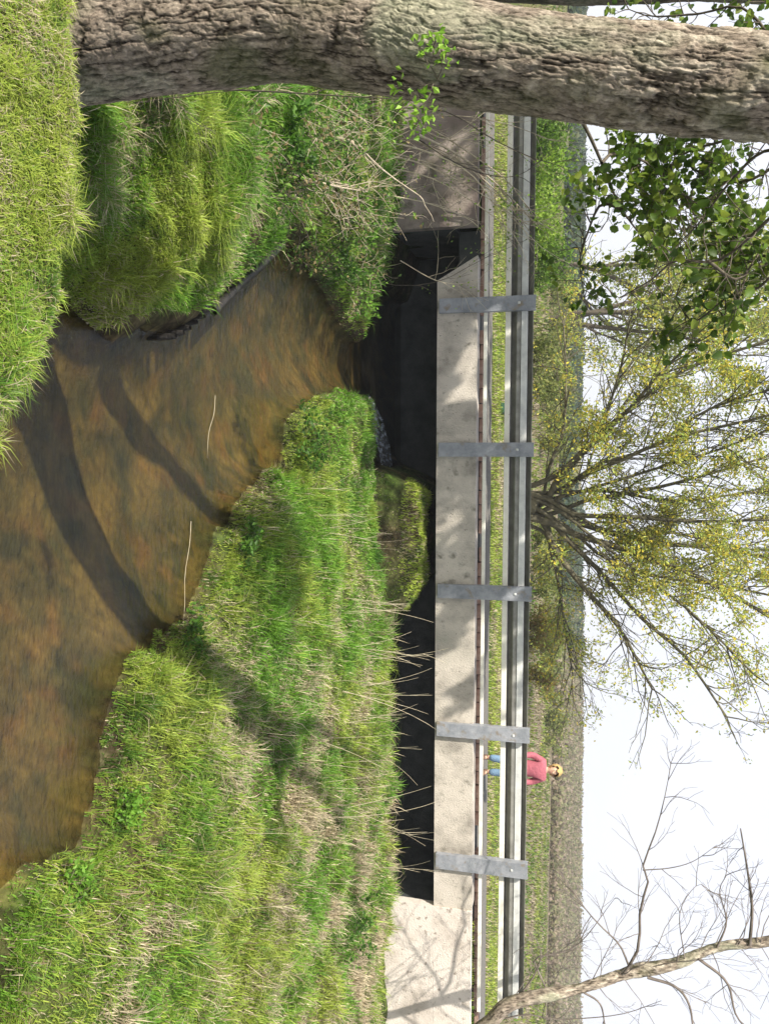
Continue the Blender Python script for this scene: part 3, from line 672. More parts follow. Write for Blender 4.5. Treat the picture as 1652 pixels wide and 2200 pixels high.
for si, st in enumerate(stems):
    dep = YW+rs.uniform(-2.2, 2.2)
    ctrl = [PY(a, b_, YW+(dep-YW)*k/(len(st)-1)) for k, (a, b_) in enumerate(st)]
    ctrl[0] = WB+np.array([rs.uniform(-.5,.5), rs.uniform(-.3,.3), .0]); ctrl.insert(1, ctrl[0]*.6+ctrl[1]*.4+np.array([0, 0, .25]))
    pts = smooth_path(ctrl, 18); r0 = rs.uniform(.065, .11) if si < 9 else .05
    paths.append((pts, np.linspace(r0, .022, 18), 3))
    for k in range(4, 18):
        for _ in range(2):
            tdir = pts[min(k+1, 17)]-pts[k-1]; tdir /= np.linalg.norm(tdir)
            dd = tdir+np.array([rs.gauss(0, .65), rs.gauss(0, .55), rs.gauss(0, .45)+.05])
            grow(pts[k], dd, rs.uniform(.9, 1.9), .018, 2, 2 if si % 2 else 3, paths, tips, .6, .02, .13, .6, 5, .25, rs, .006)
V, Fq = to_mesh_paths(trunkp); child('trunk', mesh_np('trunk', V, Fq, M_willowbark, True, link=False), wil)
V, Fq = to_mesh_paths(paths); child('branches', mesh_np('branches', V, Fq, M_willowbark, True, link=False), wil)
rg = np.random.default_rng(15)
pos = scatter_on(tips, 92000, .12, rg)
dn = fbm(pos, 1.1, 3, 5); xr = pos[:, 0]/pos[:, 1]
thin = np.clip(1.15-np.clip((xr-.06)/.22, 0, 1)*1.0, .12, 1)      # sparser towards the right, where buds are only opening
pos = pos[(rg.random(len(pos)) < thin) & (dn > .485)]
V, Ft, C = leaves(pos, .092, [(.40, .46, .10), (.52, .56, .12), (.60, .56, .10), (.32, .42, .09), (.68, .56, .07)], .5, seed=5)
o = child('crown', mesh_np('crown', V, Ft, M_leaf, False, C, link=False), wil); o['kind'] = 'stuff'
print('willow', len(pos), len(paths))

# background tree, pale green, left of the willow
def leafy_tree(name, label, base, height_, stems_, nleaf, cols, lsize, seed, r0=.09, spread=.55, jit=.12, group=None, lv=2, cat='tree', nch=5, wmat=None):
    t = empty(name, tuple(base)); tag(t, label, cat, group); rs = random.Random(seed); paths = []; tips = []
    for k in range(stems_):
        d = np.array([rs.gauss(0, .35), rs.gauss(0, .3), 1.0]); grow(base-np.array([0,0,.05]), d, height_*rs.uniform(.7, 1), r0, lv, nch, paths, tips, spread, .08, .09, .55, 7, .18, rs, .004)
    V, Fq = to_mesh_paths(paths); child('stems', mesh_np('stems', V, Fq, wmat or M_twig, True, link=False), t)['kind'] = 'stuff'
    rg = np.random.default_rng(seed); pos = scatter_on(tips, nleaf, jit, rg)
    V, Ft, C = leaves(pos, lsize, cols, .6, seed=seed); o = child('foliage', mesh_np('foliage', V, Ft, M_leaf, False, C, link=False), t); o['kind'] = 'stuff'
    return t
yel = [(.34, .38, .08), (.42, .42, .11), (.26, .33, .06)]
g1 = PY(1150, 690, 36.0); leafy_tree('birch', 'pale green spring tree far behind the left end of the bridge', np.array([g1[0], 36, -.05]), 9.5, 3, 15000, yel, .16, 31, .12, .5, .3)
g1 = PY(1150, 560, 44.0); leafy_tree('birch', 'hazy light tree beyond the dark hanging leaves', np.array([g1[0], 44, -.05]), 9, 3, 9000, yel, .17, 32, .12, .5, .35)

# ---------------------------------------------------------------- bare tree at the right
bt = empty('bare_tree', (6.9, 10.0, -1.2)); tag(bt, 'leafless tree with pinkish grey bark leaning in beside the right end of the rail', 'tree')
YB = 10.05
ctrl = [PY(700, 2330, YB), PY(900, 2290, YB), PY(1040, 2205, YB), PY(1100, 2155, YB), PY(1240, 2125, YB+.1), PY(1350, 2090, YB+.2), PY(1450, 2070, YB+.2), PY(1540, 2035, YB+.2), PY(1652, 2022, YB+.2), PY(1800, 1990, YB+.2)]
me, bp_, _ = bark_trunk('trunk', ctrl, [.11, .10, .095, .09, .08, .07, .068, .062, .055, .045], 40, 220, .006, bt, freq=(7,7,2), dark=1.25); child('trunk', me, bt)
paths = []; tips = []; rs = random.Random(9)
def limb(pts, r0, r1, kids, klen, dY=0.0):
    P_ = smooth_path([PY(a, b_, YB+.15+dY*k) for k, (a, b_) in enumerate(pts)], 14); paths.append((P_, np.linspace(r0, r1, 14), 2))
    for k in range(kids):
        q = rs.randint(3, 13); d = P_[q]-P_[q-1]; d /= np.linalg.norm(d); d = d+np.array([rs.gauss(0, .6), rs.gauss(0, .4), rs.gauss(0, .6)])
        grow(P_[q], d, klen*rs.uniform(.6, 1.3), .006, 1, 3, paths, tips, .6, .03, .14, .6, 6, .25, rs, .0022)
limb([(1330,2105),(1370,2040),(1375,1950),(1392,1900),(1380,1865),(1410,1780),(1430,1700),(1440,1640)], .022, .003, 12, .55)
limb([(1380,1870),(1440,1865),(1490,1850),(1540,1815)], .010, .003, 4, .35)
limb([(1350,2075),(1330,2030),(1290,1990),(1255,1950),(1200,1870)], .014, .003, 7, .5)
limb([(1610,2030),(1615,1950),(1605,1870),(1590,1780)], .022, .008, 4, .4)
limb([(1540,2035),(1560,1980),(1545,1915),(1560,1880)], .014, .004, 5, .4)
limb([(1180,2140),(1145,2060),(1160,2055),(1240,2030),(1320,1930)], .013, .003, 7, .5)
limb([(1100,2160),(1150,2090),(1160,2040),(1130,1990)], .014, .003, 5, .4)
limb([(1390,2100),(1450,2120),(1480,2160),(1490,2230)], .02, .01, 6, .5)
limb([(1250,2130),(1290,2160),(1300,2230)], .014, .006, 6, .5)
limb([(1060,2195),(1130,2180),(1200,2190),(1330,2180),(1420,2150)], .012, .004, 6, .5)
limb([(1500,2060),(1560,2110),(1580,2180),(1620,2230)], .02, .008, 6, .5)
limb([(1470,2060),(1460,1960),(1500,1900),(1530,1930)], .008, .003, 6, .4)
for (x_, y_) in [(1280,2110),(1330,2095),(1400,2080),(1460,2065),(1520,2045),(1580,2030),(1630,2025),(1170,2140),(1120,2150)]:
    for sg in (-1, 1, -1):
        q = PY(x_+rs.uniform(-20, 20), y_, YB+.15); grow(q, (sg*rs.uniform(.3, 1.2), rs.gauss(0, .5), rs.uniform(.0, .9)), rs.uniform(.5, 1.2), .007, 2, 3, paths, tips, .6, .03, .14, .6, 6, .25, rs, .002)
V, Fq = to_mesh_paths(paths); child('branches', mesh_np('branches', V, Fq, M_twiggrey, True, link=False), bt)

# ---------------------------------------------------------------- shrubs beyond the bridge (left lush, centre yellow, right hazy)
def bush(name, label, base, w_, h_, nleaf, cols, lsize, seed, group=None, cat='bush'):
    t = empty(name, tuple(base)); tag(t, label, cat, group); rs = random.Random(seed); rg = np.random.default_rng(seed); paths = []; tips = []
    for k in range(9):
        d = np.array([rs.gauss(0, w_/h_*.5), rs.gauss(0, .5), 1.0]); d /= np.linalg.norm(d)
        st = base+np.array([rs.uniform(-w_*.35, w_*.35), rs.uniform(-.3, .3), -.05])
        grow(st, d, h_*rs.uniform(.6, 1.0), .02, 1, 5, paths, tips, .7, .05, .15, .5, 5, .1, rs, .004)
    V, Fq = to_mesh_paths(paths); child('stems', mesh_np('stems', V, Fq, M_twig, True, link=False), t)['kind'] = 'stuff'
    pos = scatter_on(tips, nleaf, h_*.09, rg); pos[:, 2] = np.maximum(pos[:, 2], base[2])
    V, Ft, C = leaves(pos, lsize, cols, .6, seed=seed); o = child('foliage', mesh_np('foliage', V, Ft, M_leaf, False, C, link=False), t); o['kind'] = 'stuff'
    return t
gr1 = [(.13, .24, .03), (.19, .32, .04), (.09, .17, .025)]; gr2 = [(.22, .27, .07), (.31, .32, .10), (.16, .20, .06)]; br2 = [(.22, .19, .12), (.20, .21, .10), (.27, .22, .16)]
def gpt(y, Y, z=-.03): p = PY(1150, y, Y); return np.array([p[0], Y, z])
bl = [(330, 17.5, 2.2, 1.35, 2600, gr1, 'lush green bush just beyond the left end of the rail'), (450, 15.6, 1.6, 1.15, 2600, [(.22,.36,.04),(.28,.40,.06)], 'bright lime bush above the rail beside the first post'),
      (560, 20, 2.4, 1.3, 2600, gr1, 'green bush between the lime bush and the first post'), (250, 24, 3, 1.3, 2200, gr1, 'dark bush showing beside the big trunk'),
      (760, 24, 3.2, 1.3, 2600, gr2, 'olive bush behind the rail, between first and second posts'), (880, 30, 4, 1.35, 2400, gr2, 'yellow-green bush left of the willow'),
      (1230, 27, 3, 1.2, 2200, gr2, 'mottled bush right of the willow stems'), (1400, 24, 2.6, 1.1, 2600, [(.33,.32,.06),(.28,.26,.08),(.35,.24,.08)], 'golden yellow bush right of the third post'),
      (1330, 34, 4, 1.3, 2000, gr2, 'pale bush behind the golden one')]
for k, (y, Y, w_, h_, n_, cs, lab) in enumerate(bl):
    bush('bush', lab, gpt(y, Y), w_, h_, n_, cs, .05+.0022*Y, 100+k, 'bushes beyond the footbridge')
# brush between the bridge and the horizon: each bush its own
places = ['seen beside the big trunk', 'behind the lush green bush', 'left of the first rail post', 'right of the first rail post', 'midway between first and second posts', 'just left of the second post', 'at the left foot of the willow',
          'at the right foot of the willow', 'above the third rail post', 'right of the third post', 'midway between third and fourth posts', 'above the fourth rail post', 'left of the child', 'right of the child',
          'midway between child and last post', 'above the last rail post', 'right of the last rail post', 'behind the bare tree twigs', 'behind the bare tree trunk']
ys_ = [262, 400, 600, 700, 800, 910, 1010, 1170, 1270, 1340, 1430, 1550, 1610, 1730, 1790, 1860, 1950, 2050, 2150]
for ring, (Y0_, adj, hh_, ls) in enumerate([(92, 'far blurred bush on the dike', 1.3, .20), (40, 'mid-distance mottled scrub', 1.15, .13)]):
    for k, (pl, y) in enumerate(zip(places, ys_)):
        if ring == 1 and (k in (0, 1, 6, 7, 8) or k > 11): continue
        if ring == 0: continue
        Y = Y0_*(1+.12*((k*7) % 5-2)/2); b0_ = gpt(y, Y)
        cs = gr2 if k < 12 else br2
        hb = hh_+.25*random.random(); b0_[2] = ground_z(b0_[0], b0_[1])
        bush('scrub_bush', adj+' '+pl, b0_, Y*.085, hb, 1500, cs, ls, 200+k+40*ring, 'far hedge bushes' if ring == 0 else 'scrub bushes in the field')

# distant woods on the dike: one mass nobody could count
def mass(name, label, n_, u0, u1, Ya, Yb, hmax, cols, size, seed):
    rg = np.random.default_rng(seed); Yv = rg.uniform(Ya, Yb, n_); Xv = rg.uniform(u0, u1, n_)*Yv
    g3 = np.stack([Xv, Yv, Xv*0], -1); top = hmax*(.35+1.1*fbm(g3, .11, 4, seed)); zz = height(Xv, Yv)+top*rg.random(n_)**.7
    keep = fbm(g3, .07, 3, seed+3) > (.40 if u0 < 0 else .2); P_ = np.stack([Xv, Yv, zz], -1)[keep]
    V, Ft, C = leaves(P_, size, cols, .9, seed=seed); o = mesh_np(name, V, Ft, M_leaf, False, C); tag(o, label, 'woods', kind='stuff')
mass('far_wood', 'dark blue-green belt of far trees low along the skyline at left and centre', 60000, -.66, .16, 60, 112, .75, [(.06, .10, .05), (.09, .13, .06), (.12, .14, .06), (.05, .08, .055)], .5, 900)
mass('far_scrub', 'hazy brownish scrub along the skyline at right', 80000, .10, .68, 56, 115, .8, [(.30, .25, .17), (.26, .25, .13), (.33, .26, .20), (.23, .24, .12)], .30, 910)  # leaf colours lightened to carry distance haze

# ---------------------------------------------------------------- grass
def grass(name, label, pts, hgt, wid, cols, lean, seed, nseg=2, flop=None):
    rg = np.random.default_rng(seed); n = len(pts)
    az = rg.uniform(0, 2*math.pi, n); side = np.stack([np.cos(az+1.57), np.sin(az+1.57), az*0], -1); d = np.stack([np.cos(az), np.sin(az), az*0], -1)
    le = (lean*rg.uniform(.2, 1.6, n))[:, None]; h = hgt[:, None]; w_ = wid[:, None]
    if flop is not None: d = d*.7+flop
    up = np.array([0, 0, 1.0])
    p0 = pts; p1 = pts+up*h*.55+d*h*le*.35; p2 = pts+up*h*(1-.35*le)+d*h*le*1.0
    V = np.stack([p0-side*w_, p0+side*w_, p1+side*w_*.8, p1-side*w_*.8, p2], 1).reshape(-1, 3)
    k = np.arange(n)[:, None]*5
    Q = k+[0, 1, 2, 3]; T = k+[3, 2, 4]
    C = np.repeat(cols, 5, 0)
    o = mesh_np(name, V, [Q, T], M_grass, False, C); tag(o, label, 'grass', kind='stuff'); return o
def in_view(p, mx=.75, mz=.58):
    r_ = p-CAM; dz = r_@FW; return (dz > .3) & (np.abs(r_@RT/dz) < mx) & (np.abs(r_@UP/dz) < mz)
G = []
def cand(n, x0, x1, y0, y1, seed):
    rg = np.random.default_rng(seed); x = rg.uniform(x0, x1, n); y = rg.uniform(y0, y1, n)
    z = height(x, y); return np.stack([x, y, z], -1), rg
Gr = np.array([.15, .32, .03]); Gy = np.array([.36, .44, .07]); Gd = np.array([.05, .14, .02]); St = np.array([.60, .51, .34]); Gb = np.array([.34, .26, .15])
def grasscol(p, rg, straw, bias=0.0):
    a = fbm(p, 1.4, 3, 201)+bias; b_ = fbm(p, 5.5, 3, 202); s_ = fbm(p, 1.9, 4, 203)
    C = Gr+(Gy-Gr)*np.clip((a-.42)*4+rg.normal(0, .35, len(p)), 0, 1)[:, None]
    C = C+(Gd-C)*np.clip((.42-b_)*5+rg.normal(0, .2, len(p)), 0, .8)[:, None]
    m_ = rg.random(len(p)) < np.clip((s_-.5)*5, 0, 1)*straw+straw*.10
    C[m_] = St*rg.uniform(.6, 1.15, m_.sum())[:, None]
    m2 = rg.random(len(p)) < .06*straw; C[m2] = Gb
    return C*rg.uniform(.7, 1.25, len(p))[:, None]
# banks
p, rg = cand(760000, -7.5, 9.5, 2.2, 11.6, 301)
p_b, _ = cand(160000, -3.2, -.6, 2.4, 5.2, 305); p_c, _ = cand(700000, -2, 7.5, 2.6, 11.3, 306); p_c = p_c[(p_c[:, 2] > WZ-.01) & (p_c[:, 2] < WZ+.17)]; p = np.concatenate([p, p_b, p_c])
s_, o_ = to_bridge(p[:, 0], p[:, 1])
ok = (p[:, 2] > WZ-.01) & in_view(p) & (o_ < -.05)
ey = np.interp(p[:, 0], EDGE[:, 0], EDGE[:, 1]); ok &= p[:, 1] > ey-.1
dist = np.linalg.norm(p-CAM, axis=1)
ok &= rg.random(len(p)) < np.clip((6.5/dist)**1.2, .25, 1)
left = p[:, 0] < -1.0
ok &= ~(left & (p[:, 1] > 9.6) & (rg.random(len(p)) < .6))
p = p[ok]; left = left[ok]; dist = dist[ok]
print('bank blades', len(p))
tuft = .6*fbm(p, 3.2, 3, 210)+.4*vnoise(p, 11, 214)
h = (.035+.27*np.clip((tuft-.36)*2.4, 0, 1)**1.6)*rg.uniform(.5, 1.35, len(p)); s_, o_ = to_bridge(p[:, 0], p[:, 1])
h = h*np.where((o_ > -1.6) & ~left & (p[:, 0] > 1.2), 1.3, 1.0)
h = h*np.where(left, np.clip(.5+(p[:, 1]-3.0)/1.4*.5, .5, 1), 1)*np.where((p[:, 0] < 1.4) & (p[:, 1] > 8) & ~left, .6, 1)*np.where(s_ > S_R-.1, np.clip(-o_/1.6, .25, 1), 1)
h = h*np.where(p[:, 0] < .5, np.clip((p[:, 1]-np.interp(p[:, 0], EDGE[:, 0], EDGE[:, 1]))/.9, .28, 1), 1)
dw = sdist(p[:, 0], p[:, 1]); p[left & (dw < .13) & (p[:, 1] > 4.4) & (p[:, 1] < 7.8), 2] -= .5;  h = h*np.where(left, np.clip(.3+dw/.25, .3, 1), np.clip(.6+dw/.3, .6, 1))
wid = .0015+.00030*dist
C = grasscol(p, rg, np.where(left, .35, np.clip(.42+.24*(p[:, 0]-1), .3, 1.2)), np.where(left, .0, .0))
grass('bank_grass', 'mixed fresh green and dry grass covering both stream banks', p, h, wid, C, .75, 1)
# viewer's own bank, short and mossy
p, rg = cand(230000, -2.6, 1.2, .6, 2.75, 302)
ok = in_view(p, .75, .6) & (p[:, 2] > -.75); p = p[ok]
print('near blades', len(p))
h = (.008+.03*fbm(p, 8, 2, 5)+.09*np.clip(fbm(p, 6, 3, 6)-.52, 0, 1)*2)*rg.uniform(.5, 1.5, len(p)); ey = np.interp(p[:, 0], EDGE[:, 0], EDGE[:, 1]); h *= np.where(ey-p[:, 1] < .12, 1.3, 1)
C = grasscol(p+np.array([3.1, 1.7, 0]), rg, .8, .12); 
grass('near_grass', 'short yellow-green mossy grass on the bank at the viewer\'s feet', p, h, np.full(len(p), .0016), C, 1.0, 2)
# pier and verge beyond the deck
p, rg = cand(60000, -8, 10, 11.3, 18, 303); p2_, _ = cand(16000, -1.0, 2.2, 10.9, 11.8, 304); p = np.concatenate([p, p2_]); s_, o_ = to_bridge(p[:, 0], p[:, 1])
ok = in_view(p) & (((o_ > 2.1)) | ((o_ > -.3) & (o_ < .5) & (p[:, 2] > WZ+.30+.25*fbm(p, 3, 2, 66)) & (s_ > -.8) & (s_ < 2)) | ((o_ > .13) & (o_ < .5) & (s_ > S_R+.3))) & (p[:, 2] > WZ+.02)
p = p[ok]; h = .06*rg.uniform(.3, 1.6, len(p)); C = grasscol(p, rg, .7, .25); C[p[:, 1] < 12] *= 1.45  # pier grass colour raised so it looks sunlit
grass('verge_grass', 'rough grass on the verge beyond the bridge and on the earth pier', p, h, np.full(len(p), .006), C, .7, 3)
rg = np.random.default_rng(310)
p = np.stack([rg.uniform(-30, 32, 60000), 16+rg.power(1.3, 60000)*34, np.zeros(60000)], -1); p = p[in_view(p)]; p[:, 2] = height(p[:, 0], p[:, 1])
C = grasscol(p*[.35, .35, .35], rg, 1.0, .14)*.62
grass('field_grass', 'hazy rough field grass beyond the rail', p, .16*rg.uniform(.4, 1.4, len(p)), .007+.0005*p[:, 1], C, .7, 4)

# ---------------------------------------------------------------- dry stalks on the right bank: each its own object
def stalk_mesh(L, bend, rs, fork=False):
    pts = [np.array([0, 0, 0.])]; d = np.array([rs.gauss(0, .08), rs.gauss(0, .08), 1.0])
    for k in range(7):
        d = d+np.array([bend[0], bend[1], -.02*k]); d /= np.linalg.norm(d); pts.append(pts[-1]+d*L/7)
    paths = [(np.array(pts), np.linspace(.0034, .0014, 8), 0)]
    if fork:
        for k in (3, 4, 5):
            q = pts[k]; dd = np.array([rs.uniform(-.5, .5), rs.uniform(-.2, .2), 1]); paths.append((np.array([q, q+dd*L*.12, q+dd*L*.26+[0, 0, -.01]]), np.array([.003, .002, .0012]), 0))
    V, Fq = to_mesh_paths(paths, lambda r: 4); return mesh_np('dry_stalk', V, Fq, M_straw, True, link=False)
rs = random.Random(77)
sm = [stalk_mesh(1, (rs.uniform(-.035, .035), rs.uniform(-.03, .03)), rs, k % 3 == 0) for k in range(8)]
spots = []
for (xb, y, xt) in [(745,1290,880),(750,1296,930),(742,1392,900),(748,1400,935),(760,1410,950),(740,1470,890),(745,1478,960),(750,1490,960),(735,1545,900),(742,1552,880),(700,1590,905),(760,1598,910),(728,1740,930),(735,1750,935),
                    (780,1700,860),(790,1860,935),(690,1112,790),(670,1105,830),(705,1128,800),(655,1058,780),(680,1145,830),(780,1150,850),(800,1170,880),(770,1235,870),(730,1310,870),(520,1790,660),(500,1955,640),(480,1905,560),(470,1780,640),(380,2080,520),(620,1690,700),(300,1850,430),(560,1330,690),(600,1420,740),(640,1500,770),(520,1560,660),(590,1640,720),(650,1760,790),(560,1850,680),(420,1650,540),(350,1560,470),(600,2030,730),(690,1900,810),(300,1960,430),(660,1230,790),(590,1190,700),(700,2080,790),(200,2050,330),(450,2120,580),(640,1330,760),(720,1640,850),(700,1690,840)]:
    for k in range(2 if xt-xb < 230 and xb > 600 else 1):
        yy = y+rs.uniform(-9, 9)
        # foot on the bank: march along the sight line
        d = ray(xb+rs.uniform(-15, 15), yy); ts = np.linspace(3, 11.5, 300); Q = CAM+d*ts[:, None]; hh = height(Q[:, 0], Q[:, 1])
        hit = np.argmax(Q[:, 2] < hh)
        if not (Q[:, 2] < hh).any(): continue
        q = Q[hit]
        if q[2] < WZ: continue
        L = (xt-xb)/F*np.linalg.norm(q-CAM)*1.02*rs.uniform(.75, 1.05)
        rowp = ['below the second post', 'between second and third posts', 'below the third post', 'between third and fourth posts', 'below the fourth post', 'between fourth and last posts', 'below the last post', 'in front of the pale right wall'][int(np.searchsorted([1080, 1200, 1330, 1480, 1620, 1760, 1900], y))]
        where = 'on the bank crest ' if xb > 725 else 'high on the bank ' if xb > 610 else 'halfway down the bank ' if xb > 440 else 'near the water '
        pos_ = rowp
        spots.append((q, max(L, .2), ('tall' if xt-xb > 170 else 'middling' if xt-xb > 130 else 'short')+' dry stalk '+where+pos_))
for k, (q, L, lab) in enumerate(spots):
    o = link_obj('dry_stalk', sm[k % 8]); o.location = q; o.scale = (1, 1, L) if False else (L, L, L); o.rotation_euler = (rs.gauss(0, .05), rs.gauss(0, .07), rs.uniform(0, 6.28))
    tag(o, lab, 'stalk', 'dry stalks on the right bank')
# pale stems lying on the water
for k, (pts, lab) in enumerate([([(463,850),(460,890),(449,930),(446,985)], 'pale straw stem floating on the brown water near the left shade'), ([(411,1120),(408,1170),(398,1235),(397,1310),(387,1400)], 'long thin pale reed lying across the water edge of the right bank'), ([(222,1740),(221,1790),(224,1850)], 'short pale stem lying on the mud at the lower water edge')]):
    P_ = smooth_path([PZ(a, b_, WZ+.012+(.02 if k else 0)) for a, b_ in pts], 12)
    V, Fq = tube([(P_, np.linspace(.002, .0012, 12))], 4); me = mesh_np('floating_stem', V, Fq, M_straw, True, link=False)
    o = link_obj('floating_stem', me); tag(o, lab, 'stem')

# ---------------------------------------------------------------- timber edging and stakes at the left waterline
te = empty('timber_edging', tuple(PZ(600, 500, WZ))); tag(te, 'black wet timber edging board and stakes along the left waterline', 'edging')
a = PZ(606, 522, WZ+.13); b_ = PZ(458, 668, WZ+.10)
P_ = np.array([a, a*.66+b_*.34+[0, .015, 0], a*.33+b_*.67-[0, .01, 0], b_])
V, Fq = tube([(smooth_path(P_, 12), np.full(12, .040))], 8); child('board', mesh_np('board', V, Fq, M_wetwood, True, link=False), te)
for (x, y) in [(446, 650), (428, 664), (412, 676), (397, 688), (383, 699), (366, 707), (580, 517), (540, 556), (500, 597)]:
    q = PZ(x, y+16, WZ+.09); V, Fq = tube([(np.array([q-[0, 0, .35], q-[0, 0, .02], q+[0, 0, .045]]), np.array([.024, .026, .018]))], 7)
    child('stake', mesh_np('stake', V, Fq, M_wetwood, True, link=False), te)

# ---------------------------------------------------------------- dead branches and young shoots at the left, in front of the wall
def twigthing(name, label, cat, plist, mat, leafn=0, cols=None, lsize=.05, seed=0, kids=4, klen=.3, group=None, jit=.05):
    rs = random.Random(seed); base = PY(plist[0][0][0][0], plist[0][0][0][1], plist[0][1]); t = empty(name, tuple(base)); tag(t, label, cat, group); paths = []; tips = []
    for (pts, Y0, Y1, r0) in plist:
        n_ = len(pts); P_ = smooth_path([PY(a, b_, Y0+(Y1-Y0)*k/(n_-1)) for k, (a, b_) in enumerate(pts)], 12); paths.append((P_, np.linspace(r0, r0*.3, 12), 2)); tips.append(P_[5:])
        for k in range(kids):
            q = rs.randint(3, 11); d = P_[q]-P_[q-1]; d /= np.linalg.norm(d); d = d+np.array([rs.gauss(0, .6), rs.gauss(0, .5), rs.gauss(0, .6)])
            grow(P_[q], d, klen*rs.uniform(.5, 1.3), r0*.4, 1, 2, paths, tips, .6, .05, .15, .6, 5, .3, rs, .0015)
    V, Fq = to_mesh_paths(paths); child('stems', mesh_np('stems', V, Fq, mat, True, link=False), t)['kind'] = 'stuff'
    if leafn:
        rg = np.random.default_rng(seed); pos = scatter_on(tips, leafn, jit, rg); V, Ft, C = leaves(pos, lsize, cols, .65, seed=seed)
        o = child('foliage', mesh_np('foliage', V, Ft, M_leaf, False, C, link=False), t); o['kind'] = 'stuff'
    return t
fresh = [(.24, .40, .05), (.30, .46, .07), (.18, .32, .04)]
twigthing('dead_branch', 'bleached dead branch arching over the left bank below the wall', 'branch', [([(480,330),(560,345),(640,378),(720,400),(790,412)], 5.3, 7.4, .016), ([(500,318),(580,338),(650,360),(740,392)], 5.5, 7.2, .013), ([(560,350),(640,365),(690,385),(760,400)], 6.0, 7.4, .013), ([(520,330),(600,372),(680,395),(745,425)], 5.6, 7.2, .012)], M_deadwood, seed=41, kids=7, klen=.5)
twigthing('dead_branch', 'crooked pale branch reaching up in front of the shaded wall', 'branch', [([(635,270),(700,290),(765,308),(790,335),(835,375),(900,420)], 6.6, 8.3, .018), ([(705,265),(690,300),(655,360)], 7.0, 7.1, .012)], M_deadwood, seed=42, kids=4, klen=.35)
twigthing('sapling', 'young leafy sapling in front of the left wall, twigs rising over the rail', 'sapling', [([(760,300),(860,262),(930,280),(1010,330),(1090,390),(1150,470)], 10.0, 10.8, .016), ([(780,310),(850,330),(950,360),(1040,400),(1110,450)], 10.0, 10.7, .014), ([(770,290),(880,300),(980,340),(1060,420),(1090,520)], 10.1, 10.7, .012), ([(750,280),(860,400),(960,380),(1040,330)], 10.2, 10.5, .011), ([(800,270),(900,250),(1000,250),(1100,270),(1180,300)], 10.2, 10.6, .012), ([(900,290),(980,330),(1060,390),(1150,480)], 10.1, 10.9, .018), ([(890,300),(980,345),(1060,405),(1140,500)], 10.2, 10.9, .014)], M_deadwood, 300, fresh, .042, 43, 9, .5)
twigthing('dead_shoots', 'tangle of straw-coloured dead shoots in front of the left end of the rail', 'shoots', [([(820,330),(900,350),(990,390),(1080,450),(1150,520)], 10.0, 10.9, .012), ([(830,360),(920,380),(1010,430),(1100,500),(1130,560)], 10.1, 10.9, .012), ([(800,300),(900,320),(1000,365),(1060,430),(1110,470)], 10.0, 10.8, .014), ([(840,420),(930,440),(1020,480),(1080,560)], 10.2, 10.9, .010), ([(790,260),(880,270),(960,300),(1040,300),(1120,330)], 10.0, 10.7, .012), ([(800,390),(880,340),(960,300),(1030,250)], 10.0, 10.6, .010), ([(860,560),(930,600),(985,610),(1030,600)], 10.6, 10.95, .008)], M_straw, 160, fresh, .04, 47, 9, .55)
twigthing('sapling', 'thin dark twigs with small leaves climbing past the first rail post', 'sapling', [([(700,560),(830,610),(940,605),(1030,560),(1120,520)], 10.6, 10.9, .008), ([(830,230),(960,240),(1060,300),(1180,350),(1250,330)], 9.4, 10.4, .011), ([(900,300),(1000,360),(1100,380),(1170,340)], 9.6, 10.4, .012)], M_twig, 130, fresh, .04, 44, 7, .5)
twigthing('trunk_sprout', 'bright green leaf sprout growing out of the big trunk', 'sprout', [([(940,170),(930,150),(915,130),(905,120)], 2.66, 2.60, .003), ([(940,170),(950,140),(940,115)], 2.66, 2.6, .003), ([(930,180),(895,190),(880,215),(900,235)], 2.7, 2.66, .003), ([(930,180),(920,210),(895,235)], 2.7, 2.66, .003)], M_twig, 150, [(.22,.42,.04),(.30,.50,.06)], .028, 45, 3, .08, jit=.02)
# slim dark stems rising beside the trunk
twigthing('climbing_shoot', 'thin dark shoot curving up close beside the big trunk', 'stem', [([(235,190),(400,190),(560,195),(720,205),(900,215)], 3.6, 4.2, .008), ([(240,230),(330,215),(450,200)], 3.6, 3.8, .006)], M_twig, seed=46, kids=3, klen=.4)
# herb clumps on the banks (nettles and cow parsley)
def herb(label, x, y, n_, cols, size, seed, w_=.22, h_=.22):
    d = ray(x, y); ts = np.linspace(2.4, 11.5, 400); Q = CAM+d*ts[:, None]; hh = height(Q[:, 0], Q[:, 1]); 
    if not (Q[:, 2] < hh).any(): print('no hit', lab); return
    q = Q[np.argmax(Q[:, 2] < hh)]
    t = empty('leafy_herb', tuple(q)); tag(t, label, 'plant', 'leafy herbs on the stream banks'); rs = random.Random(seed); rg = np.random.default_rng(seed); paths = []; tips = []
    for k in range(12): grow(q+np.array([rs.gauss(0, w_*.4), rs.gauss(0, w_*.4), -.02]), (rs.gauss(0, .35), rs.gauss(0, .35), 1), h_*rs.uniform(.6, 1.1), .003, 1, 4, paths, tips, .8, .1, .1, .45, 5, .2, rs, .0012)
    V, Fq = to_mesh_paths(paths, lambda r: 3); child('stems', mesh_np('stems', V, Fq, M_twig, True, link=False), t)['kind'] = 'stuff'
    pos = scatter_on(tips, n_, .02, rg); V, Ft, C = leaves(pos, size, cols, .6, seed=seed, updir=(0, 0, .5)); o = child('foliage', mesh_np('foliage', V, Ft, M_leaf, False, C, link=False), t); o['kind'] = 'stuff'
dkg = [(.06, .14, .02), (.09, .20, .03), (.12, .25, .03)]; mdg = [(.14, .30, .03), (.20, .38, .05)]
